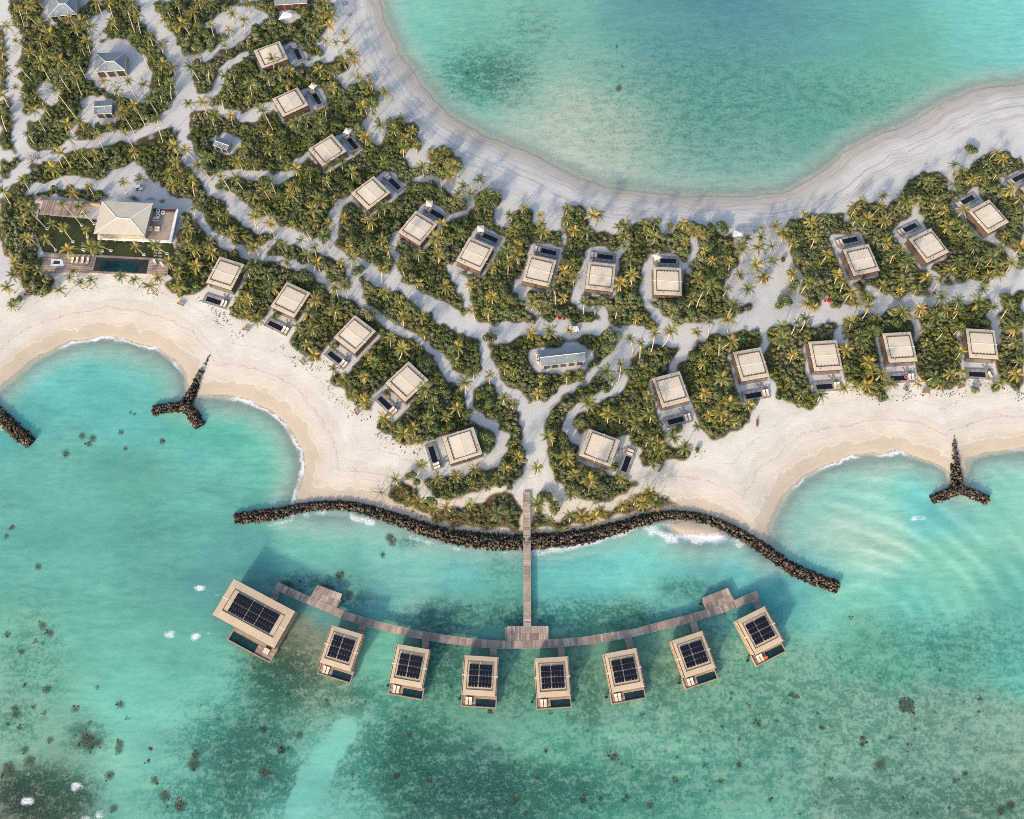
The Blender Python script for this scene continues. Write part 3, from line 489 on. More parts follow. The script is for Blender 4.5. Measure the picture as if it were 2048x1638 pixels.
tint = k.mix(k.ramp(dpt, 1.0, 13.0), (0.97, .985, .98, 1), (0.55, .88, .82, 1)); tra = k.n("ShaderNodeBsdfTransparent", {"Color": tint})
body = k.n("ShaderNodeMixShader", {0: opa, 1: tra.outputs[0], 2: dif.outputs[0]})
bmp = k.bump(k.math('ADD', k.math('MULTIPLY', w1, 1.0), k.math('MULTIPLY', w2, .35)), 0.35, 0.25)
gl = k.n("ShaderNodeBsdfGlossy", {"Color": (1, 1, 1, 1), "Roughness": 0.12, "Normal": bmp})
fr = k.n("ShaderNodeFresnel", {"IOR": 1.33, "Normal": bmp}); b2 = k.n("ShaderNodeMixShader", {0: k.math('MULTIPLY', fr.outputs[0], k.ramp(dpt, 0, 3, .3, 1)), 1: body.outputs[0], 2: gl.outputs[0]})
fn = k.noise(1.1, k.vscale(p, (.8, 1.3, 1)), 7, .82, 1.2); ff = k.ramp(k.math('MULTIPLY', fn, k.math('MULTIPLY', k.math('POWER', fo, .6), k.ramp(k.noise(.12, p, 2), .35, .6, .35, 1.15))), .34, .66, 0, .92)
su = k.attr('surf').outputs['Fac']; sn = k.noise(.35, p, 5, .7); sn2 = k.noise(.07, p, 3, .5); bnd = k.math('ABSOLUTE', k.math('SUBTRACT', dpt, k.math('MULTIPLY_ADD', sn, 3.4, -.9)))
ff = k.math('MULTIPLY', ff, k.ramp(k.noise(2.6, p, 6, .8), .40, .52, .15, 1)); ff2 = k.math('MULTIPLY', k.ramp(bnd, .15, .75, 1, 0), k.math('MULTIPLY', k.ramp(su, .3, .8), k.math('MULTIPLY', k.ramp(sn2, .38, .58), k.ramp(fn, .34, .5, .3, 1))))
ff = k.math('MAXIMUM', ff, k.math('MULTIPLY', ff2, .9))
wh = k.n("ShaderNodeBsdfDiffuse", {"Color": (0.88, .89, .90, 1)}); b3 = k.n("ShaderNodeMixShader", {0: ff, 1: b2.outputs[0], 2: wh.outputs[0]})
k.t.links.new(b3.outputs[0], k.out.inputs[0]); M['water'] = k.m
keep = (sd < 2.5); kq = keep[quads].any(1); used = np.unique(quads[kq]); remap = np.zeros(nx * ny, np.int64); remap[used] = np.arange(len(used))
sw_ = 0.05 * (vnoise(x_ * .5, y_, 3.2, 21) - .5) * np.clip(dw / 6, 0, 1)
wm = raw_mesh("water", np.stack([x_, y_, sw_], 1)[used], remap[quads[kq]], M['water'], True, {"wc": wc[used], "op": op[used], "dark": dark[used], "surf": surf[used], "foam": foam[used], "reef": reef[used], "dw": dw[used]})
tag(link("water", wm), kind="structure")
def gz(X, Y):
    i = np.clip(np.searchsorted(gx, X), 1, nx - 1); j = np.clip(np.searchsorted(gy, Y), 1, ny - 1)
    return Z.reshape(ny, nx)[j, i]
def gzs(X, Y): return float(gz(np.array([X]), np.array([Y]))[0])
def ground_at(px, py):
    X, Y, _ = at(px, py, 1.2); return X, Y, gzs(X, Y)

# ================================================================== villas on land
def villa_parts(root, kind):
    W, D = (9.15, 10.2) if kind != 'W' else (9.7, 10.5)
    hw, hd, iw, idp = W / 2, D / 2, 3.68, 3.75
    return hw, hd, iw, idp
def roof_ring(hw, hd, iw, idp, z0, z1):
    b = MB(); O = [(-hw, -hd, z0), (hw, -hd, z0), (hw, hd, z0), (-hw, hd, z0)]; I = [(-iw, -idp, z1), (iw, -idp, z1), (iw, idp, z1), (-iw, idp, z1)]
    for i in range(4):
        j = (i + 1) % 4; b.face([O[i], O[j], I[j], I[i]])
    for i in range(4):
        j = (i + 1) % 4; b.face([(O[i][0], O[i][1], z0 - .12), (O[j][0], O[j][1], z0 - .12), O[j], O[i]])
        b.face([I[i], I[j], (I[j][0], I[j][1], z1 - .3), (I[i][0], I[i][1], z1 - .3)])
    b.face([(O[i][0], O[i][1], z0 - .12) for i in (3, 2, 1, 0)])
    return b
def frame_mb(x0, y0, x1, y1, z0, z1, t):
    b = MB(); b.box(x0, y0, z0, x1, y0 + t, z1); b.box(x0, y1 - t, z0, x1, y1, z1)
    b.box(x0, y0 + t + .003, z0, x0 + t, y1 - t - .003, z1); b.box(x1 - t, y0 + t + .003, z0, x1, y1 - t - .003, z1); return b
def slope_cap(b, hw, iw, z0, z1, w_, ov):
    for s_ in (-1, 1):
        xo, xi = s_ * (hw + ov), s_ * (iw + .06); za = z0 + .03
        T_ = [(xo, -w_, za), (xo, w_, za), (xi, w_, z1 + .03), (xi, -w_, z1 + .03)]
        b.face(T_); b.face([(x, y, z_ - .06) for x, y, z_ in T_]); 
        for i in range(4): j = (i + 1) % 4; b.face([T_[i], T_[j], (T_[j][0], T_[j][1], T_[j][2] - .06), (T_[i][0], T_[i][1], T_[i][2] - .06)])
def make_villa():
    r = empty("beach_villa", (0, 0, 0)); hw, hd, iw, idp = villa_parts(r, 'L')
    b = MB(); b.box(-hw - .15, -hd - .15, 0, hw + .15, hd + .15, .25); b.obj("plinth", M['greydeck'], r)
    b = MB(); wx, wy = hw - .22, hd - .22
    for sx in (-1, 1):
        x0, x1 = sorted((sx * wx, sx * (wx - .25))); b.box(x0, -wy, .25, x1, wy, 3.1)
        for j in range(26):
            y = -wy + .2 + j * (2 * wy - .4) / 25; xa, xb = sorted((sx * (wx + .002), sx * (wx + .08))); b.box(xa, y - .05, .3, xb, y + .05, 3.05)
    b.box(-wx + .25, -wy, .25, wx - .25, -wy + .25, 3.1); b.box(-wx + .25, wy - 1.4, .25, -wx + 1.6, wy - 1.15, 3.1)
    b.box(wx - 1.5, wy - 1.4, .25, wx - .25, wy - 1.15, 3.1); b.obj("wall", M['timber'], r)
    for a, c_ in ((-wx + 1.6, -.6), (-.6, 1.1), (1.1, wx - 1.5)):
        g = MB().box(a + .07, wy - 1.30, .32, c_ - .07, wy - 1.216, 3.0).obj("window", M['glass'], r)
        f = MB(); f.box(a + .002, wy - 1.342, .25, c_ - .002, wy - 1.22, 3.05); f.obj("frame", M['trim'], g)
    d = MB().box(-.6, -wy - .04, .25, .6, -wy, 2.5).obj("door", M['trim'], r)
    rf = roof_ring(hw, hd, iw, idp, 3.5, 3.64).obj("roof", M['roof'], r)
    b = frame_mb(-hw - .1, -hd - .1, hw + .1, hd + .1, 3.02, 3.44, .12); b.obj("fascia", M['trim'], rf)
    b = frame_mb(-iw - .05, -idp - .05, iw + .05, idp + .05, 3.58, 3.78, .12)
    for j in range(7):
        t = -iw + .6 + j * (2 * iw - 1.2) / 6; b.box(t - .12, idp - .34, 3.56, t + .12, idp - .075, 3.76); b.box(t - .1, -idp + .075, 3.56, t + .1, -idp + .24, 3.76)
    b.obj("parapet_trim", M['trim'], rf)
    b = MB(); q, p_ = iw - .1, idp - .1
    b.face([(-q, -p_, 3.60), (q, -p_, 3.60), (q, 0, 3.72), (-q, 0, 3.72)]); b.face([(-q, 0, 3.72), (q, 0, 3.72), (q, p_, 3.60), (-q, p_, 3.60)]); b.obj("inner_roof", M['roof_in'], rf)
    b = MB(); b.box(-iw + .1, -.09, 3.70, iw - .1, .09, 3.76); slope_cap(b, hw, iw, 3.5, 3.64, .12, .2); b.obj("ridge_cap", M['cap'], rf)
    for x, y in ((-2.9, -4.4), (-1.6, -4.45), (2.6, 4.4)): MB().tube([(x, y, 3.5), (x, y, 3.95)], [.1, .1], 6).obj("vent", M['trim'], rf)
    return r
def make_terrace():
    r = empty("pool_terrace", (0, 0, 0)); b = MB(); z = .42
    X0, X1, Y0, Y1 = -4.1, 4.6, 7.55, 11.0; px0, px1, py0, py1 = -1.6, 3.6, 8.45, 10.2
    rr = random.Random(3)
    for a0, a1, c0, c1 in ((X0, px0 - .15, Y0, Y1), (px1 + .15, X1, Y0, Y1), (px0 - .147, px1 + .147, Y0, py0 - .15), (px0 - .147, px1 + .147, py1 + .15, Y1)):
        n = max(1, round((a1 - a0) / .62)); w_ = (a1 - a0) / n
        for i in range(n): b.box(a0 + i * w_ + .02, c0, 0.0, a0 + (i + 1) * w_ - .02, c1, z + rr.random() * .01, rr.random())
    b.obj("deck", M['greydeck'], r)
    frame_mb(px0 - .15, py0 - .15, px1 + .15, py1 + .15, .1, z + .03, .16).obj("coping", M['greydeck'], r)
    MB().box(px0 + .012, py0 + .012, -.3, px1 - .012, py1 - .012, z - .08).obj("pool_water", M['pool'], r)
    for x, y, s_ in ((-2.6, 6.7, .62), (-1.75, 6.85, .62), (-2.5, 5.85, .6), (-1.2, 6.1, .5), (-3.3, 7.1, .4)):
        MB().box(x - s_ / 2, y - s_ / 2, .0, x + s_ / 2, y + s_ / 2, .30).obj("stepping_stone", M['concrete'], r)
    return r
def make_lounger():
    r = empty("sun_lounger", (0, 0, 0)); b = MB()
    b.box(-.42, -1.05, .22, .42, 1.05, .3); 
    for x in (-.36, .36):
        for y in (-.9, .9): b.box(x - .04, y - .04, 0, x + .04, y + .04, .22)
    b.obj("frame", M['brownwood'], r); b = MB(); b.box(-.38, -.35, .3, .38, 1.0, .42)
    b.face([(-.38, -.36, .3), (.38, -.36, .3), (.38, -1.0, .62), (-.38, -1.0, .62)]); b.face([(-.38, -.36, .43), (.38, -.36, .43), (.38, -1.0, .76), (-.38, -1.0, .76)])
    b.face([(-.38, -1.0, .62), (.38, -1.0, .62), (.38, -1.0, .76), (-.38, -1.0, .76)]); b.face([(-.38, -.36, .3), (-.38, -1, .62), (-.38, -1, .76), (-.38, -.36, .43)]); b.face([(.38, -.36, .3), (.38, -1, .62), (.38, -1, .76), (.38, -.36, .43)])
    b.obj("cushion", M['cushion'], r); return r
def make_parasol():
    r = empty("parasol", (0, 0, 0)); MB().tube([(0, 0, 0), (0, 0, 2.7)], [.04, .04], 6).obj("pole", M['trim'], r)
    MB().box(-.35, -.35, 0, .35, .35, .1).obj("base", M['concrete'], r); b = MB(); s_ = 1.15; P = [(-s_, -s_, 2.3), (s_, -s_, 2.3), (s_, s_, 2.3), (-s_, s_, 2.3)]
    for i in range(4): b.face([P[i], P[(i + 1) % 4], (0, 0, 2.75)]); b.face([P[i], P[(i + 1) % 4], (P[(i + 1) % 4][0], P[(i + 1) % 4][1], 2.2), (P[i][0], P[i][1], 2.2)])
    b.obj("canopy", M['cushion'], r); return r
ORD = "first second third fourth fifth sixth seventh eighth ninth tenth eleventh twelfth thirteenth fourteenth fifteenth sixteenth seventeenth eighteenth nineteenth twentieth".split()
villa0 = terr0 = lng0 = par0 = None
LM = []        # landmarks: (px, py, name)
cnt = {'N': 0, 'S': 0, 'W': 0}
def w_of(fr, x, y):
    c, a = fr; return c[0] + x * math.cos(a) - y * math.sin(a), c[1] + x * math.sin(a) + y * math.cos(a)
def place(proto, maker, loc, rz):
    if proto is None: p = maker(); p.location = loc; p.rotation_euler = (0, 0, rz); return p, p
    return proto, copy_tree(proto, None, loc, rz)
PAR = {2: (-3.0, 10.2), 3: (-2.9, 10.3), 5: (-2.9, 10.3), 6: (-2.9, 10.0), 9: (-3.2, 9.6)}
PNOTE = {1: "shaded by a palm crown over its roof", 8: "standing in the middle of the row", 9: "nearest the white tent"}
for v, fr in zip(VILLAS, VF):
    if v[0] == 'W': continue
    cnt[v[0]] += 1; i = cnt[v[0]]; row = 'north' if v[0] == 'N' else 'south'; (c, a) = fr
    nm = f"{ORD[i-1]} {row} row villa from the left"; z = 1.15
    q = topx(*w_of(fr, 0, 0), 3.0); LM.append((float(q[0]), float(q[1]), nm))
    villa0, o = place(villa0, make_villa, (c[0], c[1], z), a)
    tag(o, f"flat beige roofed villa with dark timber walls, {ORD[i-1]} in the {row} row from the left", "villa", "beach villas on the island")
    terr0, o = place(terr0, make_terrace, (c[0], c[1], z), a)
    tag(o, f"grey boarded terrace around the dark pool of the {nm}", "pool terrace", "pool terraces of the beach villas")
    single = (v[0] == 'S' and i in (11,))
    for s_ in ((0,) if single else (-.55, .55)):
        x, y = w_of(fr, -2.9 + s_, 9.3); side = "left" if (s_ < 0) == (math.sin(a) * 0 + math.cos(a) > 0) else "right"
        lng0, o = place(lng0, make_lounger, (x, y, z + .42), a + (0.5 if single else 0))
        tag(o, (f"cream lounger turned beside the pool of the {nm}" if single else f"{side} cream sun lounger of the pair by the {nm}"), "sun lounger", "sun loungers on the pool terraces")
    if v[0] == 'N' and i in PAR:
        x, y = w_of(fr, *PAR[i]); par0, o = place(par0, make_parasol, (x, y, z + .42), a + .5)
        tag(o, f"square cream parasol over the loungers of the {nm}", "parasol", "cream parasols on the north terraces")
# blue / pink / orange things lying about
def soft(name, label, cat, mat, px, py, z, rz, s):
    x, y, _ = at(px, py, z); b = MB(); R_ = random.Random(int(px)); n = 9
    P = [(s[0] * math.cos(t * 6.283 / n) * (.75 + .3 * R_.random()), s[1] * math.sin(t * 6.283 / n) * (.75 + .3 * R_.random())) for t in range(n)]
    b.prism(P, 0, s[2]); Q = [(p[0] * .6, p[1] * .6) for p in P]; b.prism(Q, s[2] + .003, s[2] * 1.5)
    o = b.obj(name, mat); o.location = (x, y, z); o.rotation_euler = (0, 0, rz); return tag(o, label, cat)
soft("towel", "crumpled blue towel beside the pool of the third south row villa from the left", "towel", simple("blue_towel", srgb(90, 150, 200), .9, .1), 686, 727, 1.6, .8, (.8, .5, .1))
soft("towel", "blue towel on the terrace of the twelfth north row villa from the left", "towel", simple("bright_blue_towel", srgb(70, 140, 215), .9, .1), 1912, 413, 1.6, .2, (.7, .5, .1))
soft("towel", "orange towel left between lounger and pool of the rightmost overwater villa", "towel", M['orange'], 1531, 1315, 2.15, .3, (.75, .4, .12))
def ring_mesh(R1, r2, n=18, k=8):
    V = [((R1 + r2 * math.cos(6.283 * j / k)) * math.cos(6.283 * i / n), (R1 + r2 * math.cos(6.283 * j / k)) * math.sin(6.283 * i / n), r2 * math.sin(6.283 * j / k)) for i in range(n) for j in range(k)]
    Fv = [(i * k + j, ((i + 1) % n) * k + j, ((i + 1) % n) * k + (j + 1) % k, i * k + (j + 1) % k) for i in range(n) for j in range(k)]
    return V, Fv
V_, F_ = ring_mesh(.45, .17); o = link("pool_float", raw_mesh("pool_float", V_, F_, M['pink'], True)); o.location = at(1812.5, 753.5, 1.6); tag(o, "pink ring float in the pool of the tenth south row villa from the left", "pool float")

# ================================================================== overwater villas
def make_water_villa():
    r = empty("overwater_villa", (0, 0, 0)); hw, hd, iw, idp = villa_parts(r, 'W'); z = 1.6
    b = MB(); b.box(-hw + .1, -hd + .2, z - .3, hw - .1, hd + .1, z); b.obj("floor_platform", M['deckwood'], r)
    b = MB(); wx, wy = hw - .15, hd - .2
    for sx in (-1, 1):
        x0, x1 = sorted((sx * wx, sx * (wx - .25))); b.box(x0, -wy, z, x1, wy, z + 3.1)
        for j in range(30):
            y = -wy + .2 + j * (2 * wy - .4) / 29; xa, xb = sorted((sx * (wx + .002), sx * (wx + .07))); b.box(xa, y - .05, z, xb, y + .05, z + 3.05)
    b.box(-wx + .25, -wy, z, wx - .25, -wy + .25, z + 3.1); b.obj("wall", M['wtimber'], r)
    for a_, c_ in ((-wx + .3, -1.5), (-1.5, 1.5), (1.5, wx - .3)):
        g = MB().box(a_ + .05, wy - .9, z, c_ - .05, wy - .84, z + 2.9).obj("window", M['glass'], r)
    MB().box(-3.9, -wy - .05, z, -2.9, -wy, z + 2.3).obj("door", M['brownwood'], r)
    rf = roof_ring(hw, hd, iw, idp, z + 3.55, z + 3.68).obj("roof", M['wroof'], r)
    b = MB(); y0 = hd
    for sx in (-1, 1):
        x0, x1 = sorted((sx * (hw - .28), sx * (hw - .12)))
        for ya, yb in ((-hd + .2, -.25), (.25, hd - .1)): b.box(x0, ya, z + 3.5, x1, yb, z + 3.63)
    b.box(-hw - .03, hd - .02, z + 3.1, hw + .03, hd + .06, z + 3.5); b.box(-hw - .03, -hd - .06, z + 3.1, hw + .03, -hd + .02, z + 3.5); b.obj("gutter", M['redtrim'], rf)
    b = frame_mb(-iw - .03, -idp - .03, iw + .03, idp + .03, z + 3.64, z + 3.76, .06); b.obj("parapet_trim", M['brownwood'], rf)
    b = MB(); q, p_ = iw - .1, idp - .1; t = z + 3.56
    b.face([(-q, -p_, t), (q, -p_, t), (q, 0, t + .12), (-q, 0, t + .12)]); b.face([(-q, 0, t + .12), (q, 0, t + .12), (q, p_, t), (-q, p_, t)]); b.obj("inner_roof", M['wroof'], rf)
    b = MB(); slope_cap(b, hw, iw, z + 3.55, z + 3.68, .12, .15); b.obj("ridge_cap", M['cap'], rf)
    cols = [(-3.2 + .88 * i) for i in range(4)] + [(.54 + .88 * i) for i in range(3)]
    first = None
    for ci, x in enumerate(cols):
        for ri in range(4):
            y = -2.95 + ri * 1.5 + (0.06 if ri > 1 else -.06)
            if first is None:
                me = MB().box(0, 0, 0, .80, 1.36, .05).mesh("solar_panel", M['solar']); first = me
            o = link("solar_panel", first, rf); yc = y + .68; o.location = (x, y, z + 3.74 + .12 * (1 - abs(yc) / 3.6))
    b = MB()
    for ri in range(4): y = -2.4 + ri * 1.56; b.box(-3.15, y - .03, z + 3.58, 3.05, y + .03, z + 3.73)
    b.obj("panel_rack", M['cap'], rf)
    water_deck(r, -4.95, 4.9, hd - .1, 8.4, -4.6, .8, 6.3, 7.9, z); return r
def water_deck(r, X0, X1, Y0, Y1, a0, a1, c0, c1, z, low=True):
    b = MB(); rr = random.Random(5); y = Y0
    while y < Y1 - .3:
        y2 = min(y + .22, Y1 - .3)
        for xa, xb in ((X0 + .25, a0 - .1), (a1 + .1, X1 - .25)) if (y2 > c0 - .08 and y < c1 + .08) else ((X0 + .25, X1 - .25),):
            if xb - xa > .1: b.box(xa, y, z - .2, xb, y2 - .02, z, rr.random())
        y = y2
    b.obj("deck", M['deckwood'], r)
    b = MB(); b.box(X0, Y1 - .3, z - .8, X1, Y1, z + .22); b.box(X0, Y0, z - .8, X0 + .25, Y1 - .303, z + .22); b.box(X1 - .25, Y0, z - .8, X1, Y1 - .303, z + .22); b.obj("deck_surround", M['wtimber'], r)
    MB().box(a0, c0, z - 1.2, a1, c1, z - .1).obj("pool_water", M['poolteal'], r)
    frame_mb(a0 - .098, c0 - .078, a1 + .098, c1 + .078, z - .3, z + .02, .095).obj("coping", M['trim'], r)
    me = MB().tube([(0, 0, -2.2), (0, 0, z - .3)], [.16, .16], 8).mesh("stilt", M['concrete'])
    for x in np.linspace(X0 + .6, X1 - .6, 4):
        for yy in (-Y0 + 1.0, 0, Y0 - .5, Y1 - .5): link("stilt", me, r).location = (x, yy, 0)
def make_big_water_villa():
    r = empty("large_overwater_villa", (0, 0, 0)); z = 1.6; hw, hd, iw, idp = 10.4, 5.65, 8.45, 3.35
    MB().box(-hw + .1, -hd + .1, z - .3, hw - .1, hd + .1, z).obj("floor_platform", M['deckwood'], r)
    b = MB(); wx, wy = hw - .2, hd - .2
    for sx in (-1, 1): x0, x1 = sorted((sx * wx, sx * (wx - .25))); b.box(x0, -wy, z, x1, wy, z + 3.1)
    for j in range(30): y = -wy + .2 + j * (2 * wy - .4) / 29; b.box(-wx - .07, y - .05, z, -wx - .002, y + .05, z + 3.05)
    b.box(-wx + .25, -wy, z, wx - .25, -wy + .25, z + 3.1); b.obj("wall", M['wtimber'], r)
    for j in range(5): a_ = -wx + .3 + j * 4; MB().box(a_ + .05, wy - .9, z, a_ + 3.95, wy - .84, z + 2.9).obj("window", M['glass'], r)
    rf = roof_ring(hw, hd, iw, idp, z + 3.55, z + 3.68).obj("roof", M['wroof'], r)
    frame_mb(-hw - .08, -hd - .08, hw + .08, hd + .08, z + 3.1, z + 3.5, .1).obj("gutter", M['redtrim'], rf)
    frame_mb(-iw - .03, -idp - .03, iw + .03, idp + .03, z + 3.64, z + 3.76, .07).obj("parapet_trim", M['trim'], rf)
    b = MB(); q, p_ = iw - .1, idp - .1; t = z + 3.56
    b.face([(-q, -p_, t), (q, -p_, t), (q, 0, t + .12), (-q, 0, t + .12)]); b.face([(-q, 0, t + .12), (q, 0, t + .12), (q, p_, t), (-q, p_, t)]); b.obj("inner_roof", M['wroof'], rf)
    b = MB(); slope_cap(b, hw, iw, z + 3.55, z + 3.68, .12, .15); b.obj("ridge_cap", M['cap'], rf)
    cols = []; x = 7.0
    for n in (6, 4, 6):
        for i in range(n): x -= .86; cols.append(x)
        x -= .14
    me = MB().box(0, 0, 0, .80, 1.30, .05).mesh("solar_panel", M['solar'])
    for x in cols:
        for ri in range(4):
            y = -2.82 + ri * 1.43 + (.05 if ri > 1 else -.05); o = link("solar_panel", me, rf); o.location = (x, y, z + 3.74 + .12 * (1 - abs(y + .65) / 3.4))
    b = MB()
    for ri in range(4): y = -2.3 + ri * 1.5; b.box(-7.0, y - .03, z + 3.58, 6.9, y + .03, z + 3.73)
    b.obj("panel_rack", M['cap'], rf)
    water_deck(r, -10.4, 3.9, hd - .05, 10.0, -4.8, 3.5, 7.3, 9.6, z); return r
wv0 = None; loungers = []
for v, fr in zip(VILLAS, VF):
    if v[0] != 'W': continue
    cnt['W'] += 1; i = cnt['W']; (c, a) = fr; nm = f"{ORD[i-1]} overwater villa from the left"
    q = topx(*w_of(fr, 0, 0), 3.0); LM.append((float(q[0]), float(q[1]), nm))
    if i == 1:
        o = make_big_water_villa(); o.location = (c[0], c[1], 0); o.rotation_euler = (0, 0, a)
        tag(o, "largest overwater villa, long tan roof with three blocks of solar panels", "villa"); continue
    wv0, o = place(wv0, make_water_villa, (c[0], c[1], 0), a)
    tag(o, f"tan roofed stilt villa with solar panels, {ORD[i-1]} overwater villa from the left", "villa", "small overwater villas with solar roofs")
    for s_ in (-.5, .5):
        x, y = w_of(fr, 2.85 + s_, 6.75); side = "left" if s_ > 0 else "right"
        lng0, l = place(lng0, make_lounger, (x, y, 1.6), a); tag(l, f"cream sun lounger, {side} one of the pair on the {ORD[i-1]} overwater villa", "sun lounger", "sun loungers on the overwater decks")
fr = VF[24]; r = empty("daybed", (*w_of(fr, -7.9, 7.6), 1.6), fr[1])
MB().box(-.9, -.8, 0, .9, .8, .3).obj("frame", M['trim'], r)
b = MB(); b.box(-.88, -.78, .3, -.02, .78, .5); b.box(.02, -.78, .3, .88, .78, .5); b.obj("cushion", M['cushion'], r); MB().box(-.9, -.95, .0, .9, -.8, .8).obj("backrest", M['black'], r)
tag(r, "square cream daybed on the deck of the largest overwater villa", "daybed")

# ================================================================== jetty and boardwalk
def strip_planks(b, P, width, z, step=.3, seed=1, th=.12):
    rr = random.Random(seed); P = [Vector((p[0], p[1], 0)) for p in P]; run = 0.0
    tone = rr.random()
    for i in range(len(P) - 1):
        d = P[i + 1] - P[i]; L = d.length; d.normalize(); nrm = Vector((-d.y, d.x, 0)); n = max(1, int(L / step))
        for j in range(n):
            a_ = P[i] + d * (L * j / n); e_ = P[i] + d * (L * (j + 1) / n - .03)
            if rr.random() < .35: tone = rr.random()
            t = min(1, max(0, tone + rr.uniform(-.18, .18))); h = width / 2 + rr.uniform(0, .03)
            b.prism([(a_ - nrm * h)[:2], (a_ + nrm * h)[:2], (e_ + nrm * h)[:2], (e_ - nrm * h)[:2]], z - th, z, t)
def piles(parent, P, width, z, every=4.0):
    me = MB().tube([(0, 0, -2.4), (0, 0, z - .15)], [.14, .14], 8).mesh("pile", M['concrete'])
    for i in range(len(P) - 1):
        a_, b_ = Vector(P[i]), Vector(P[i + 1]); d = (b_ - a_); L = d.length; d.normalize(); nr = Vector((-d.y, d.x)); s_ = every / 2
        while s_ < L:
            for sg in (-1, 1):
                p = a_ + d * s_ + nr * sg * (width / 2 - .25); o = link("pile", me, parent); o.location = (p.x, p.y, 0)
            s_ += every
def curbs(b, P, width, z):
    for sg in (-1, 1):
        for i in range(len(P) - 1):
            a_, c_ = Vector(P[i]), Vector(P[i + 1]); d = (c_ - a_).normalized(); nr = Vector((-d.y, d.x)) * sg
            q = [a_ + nr * (width / 2 + .03), c_ + nr * (width / 2 + .03), c_ + nr * (width / 2 + .14), a_ + nr * (width / 2 + .14)]; b.prism([x[:] for x in q], z - .2, z + .03, .9)
ZJ = 1.55
def wp(s, z=ZJ): return [at(x, y, z)[:2] for x, y in pts(s)]
jr = empty("jetty", (0, 0, 0)); P = wp("1053.3,984,1053.6,1060,1054,1120,1054.6,1253"); b = MB(); strip_planks(b, P, 1.95, ZJ, .3, 2); b.obj("walkway", M['plank'], jr)
b = MB(); curbs(b, P, 1.95, ZJ); b.obj("edge_beam", M['greydeck'], jr); piles(jr, P[1:], 2.15, ZJ, 4.5)
tag(jr, "straight narrow timber jetty running from the beach over the rocks", "jetty")
CUR = "552,1171,588,1188,618,1201,650,1214,688,1230.5,728,1243,775,1255.5,825,1267,875,1275.8,912,1281,950,1285.6,1000,1289.6,1060,1289.4,1125,1285.6,1175,1281,1225,1273,1275,1264,1325,1251,1375,1238.6,1436,1220,1474,1207,1516,1189"
br = empty("boardwalk", (0, 0, 0)); P = wp(CUR); b = MB(); strip_planks(b, P, 2.0, ZJ, .3, 5); b.obj("walkway", M['plank'], br)
b = MB(); curbs(b, P, 2.0, ZJ); b.obj("edge_beam", M['greydeck'], br); piles(br, P, 2.0, ZJ, 5)
tag(br, "long curved timber boardwalk linking all the overwater villas", "boardwalk")
def quad_platform(s, z, seed, name, parent, step=.3):
    q = [Vector(p) for p in wp(s, z)]; b = MB(); rr = random.Random(seed); n = int((q[1] - q[0]).length / step); tone = .5
    for hf in (0, 1):
        for j in range(n):
            if rr.random() < .4: tone = rr.random()
            t = min(1, max(0, tone + rr.uniform(-.2, .2))); u0, u1 = j / n, (j + .93) / n
            def bl(u, w_): return (q[0].lerp(q[1], u)).lerp(q[3].lerp(q[2], u), w_)
            w0, w1 = hf * .5, hf * .5 + .495; b.prism([bl(u0, w0)[:], bl(u1, w0)[:], bl(u1, w1)[:], bl(u0, w1)[:]], z - .12, z, t)
    return b.obj(name, M['plank'], parent)
quad_platform("1015,1252,1097,1252,1097,1281.6,1015,1281.6", ZJ - .008, 1, "central_platform", br)
quad_platform("635,1169.5,684.5,1188,674.5,1215,620,1194", ZJ - .008, 2, "left_platform", br)
quad_platform("1404.5,1195.5,1456,1175.5,1469,1202,1412,1221", ZJ - .008, 3, "right_platform", br)
for nm_, s_ in (("steps", "1010,1255,1015,1255,1014.5,1279,1009.5,1279"), ("steps", "679,1198,683,1200,676,1217,672,1215"), ("steps", "1404,1202,1408,1201,1417,1217,1412,1219")):
    q = wp(s_, .9); b = MB()
    for j in range(6):
        u0, u1 = j / 6, (j + 1) / 6; A, B_, C_, D_ = [Vector(p) for p in q]; b.prism([A.lerp(D_, u0)[:], B_.lerp(C_, u0)[:], B_.lerp(C_, u1)[:], A.lerp(D_, u1)[:]], .5, 1.4 - .12 * j, .3 + .1 * (j % 3))
    b.obj(nm_, M['plank'], br)
for s_ in ("553,1181,547,1199", "725,1249,721,1270", "852,1277,850,1301", "987.5,1294,987,1316", "1122,1291,1123,1316", "1256,1276,1262,1300", "1386,1243,1393,1267", "1510,1197,1518,1217"):
    P = wp(s_); b = MB(); strip_planks(b, P, 1.7, ZJ - .012, .3, int(P[0][0])); o = b.obj("link_bridge", M['plank'], br)
    b = MB(); curbs(b, P, 1.7, ZJ); b.obj("edge_beam", M['greydeck'], o)
for px_, py_ in ((686, 1203), (1402, 1208), (919, 1397), (1064.5, 1404), (1213, 1394), (1359, 1366), (1496, 1321), (776, 1371)):
    x, y, _ = at(px_, py_, 1.2); b = MB(); b.box(-.35, -.3, .4, .35, .3, 1.3); b.tube([(0, 0, -2.2), (0, 0, 1.5)], [.12, .12], 6); o = b.obj("mooring_ladder", M['black']); o.location = (x, y, 0)
    L_ = min(LM, key=lambda l: (l[0] - px_) ** 2 + (l[1] - py_) ** 2)[2]
    tag(o, ("small black ladder landing beside the left boardwalk platform" if px_ == 686 else "small black ladder landing beside the right boardwalk platform" if px_ == 1402 else f"small black ladder landing at the deck corner of the {L_}"), "ladder", "black ladder landings over the water")

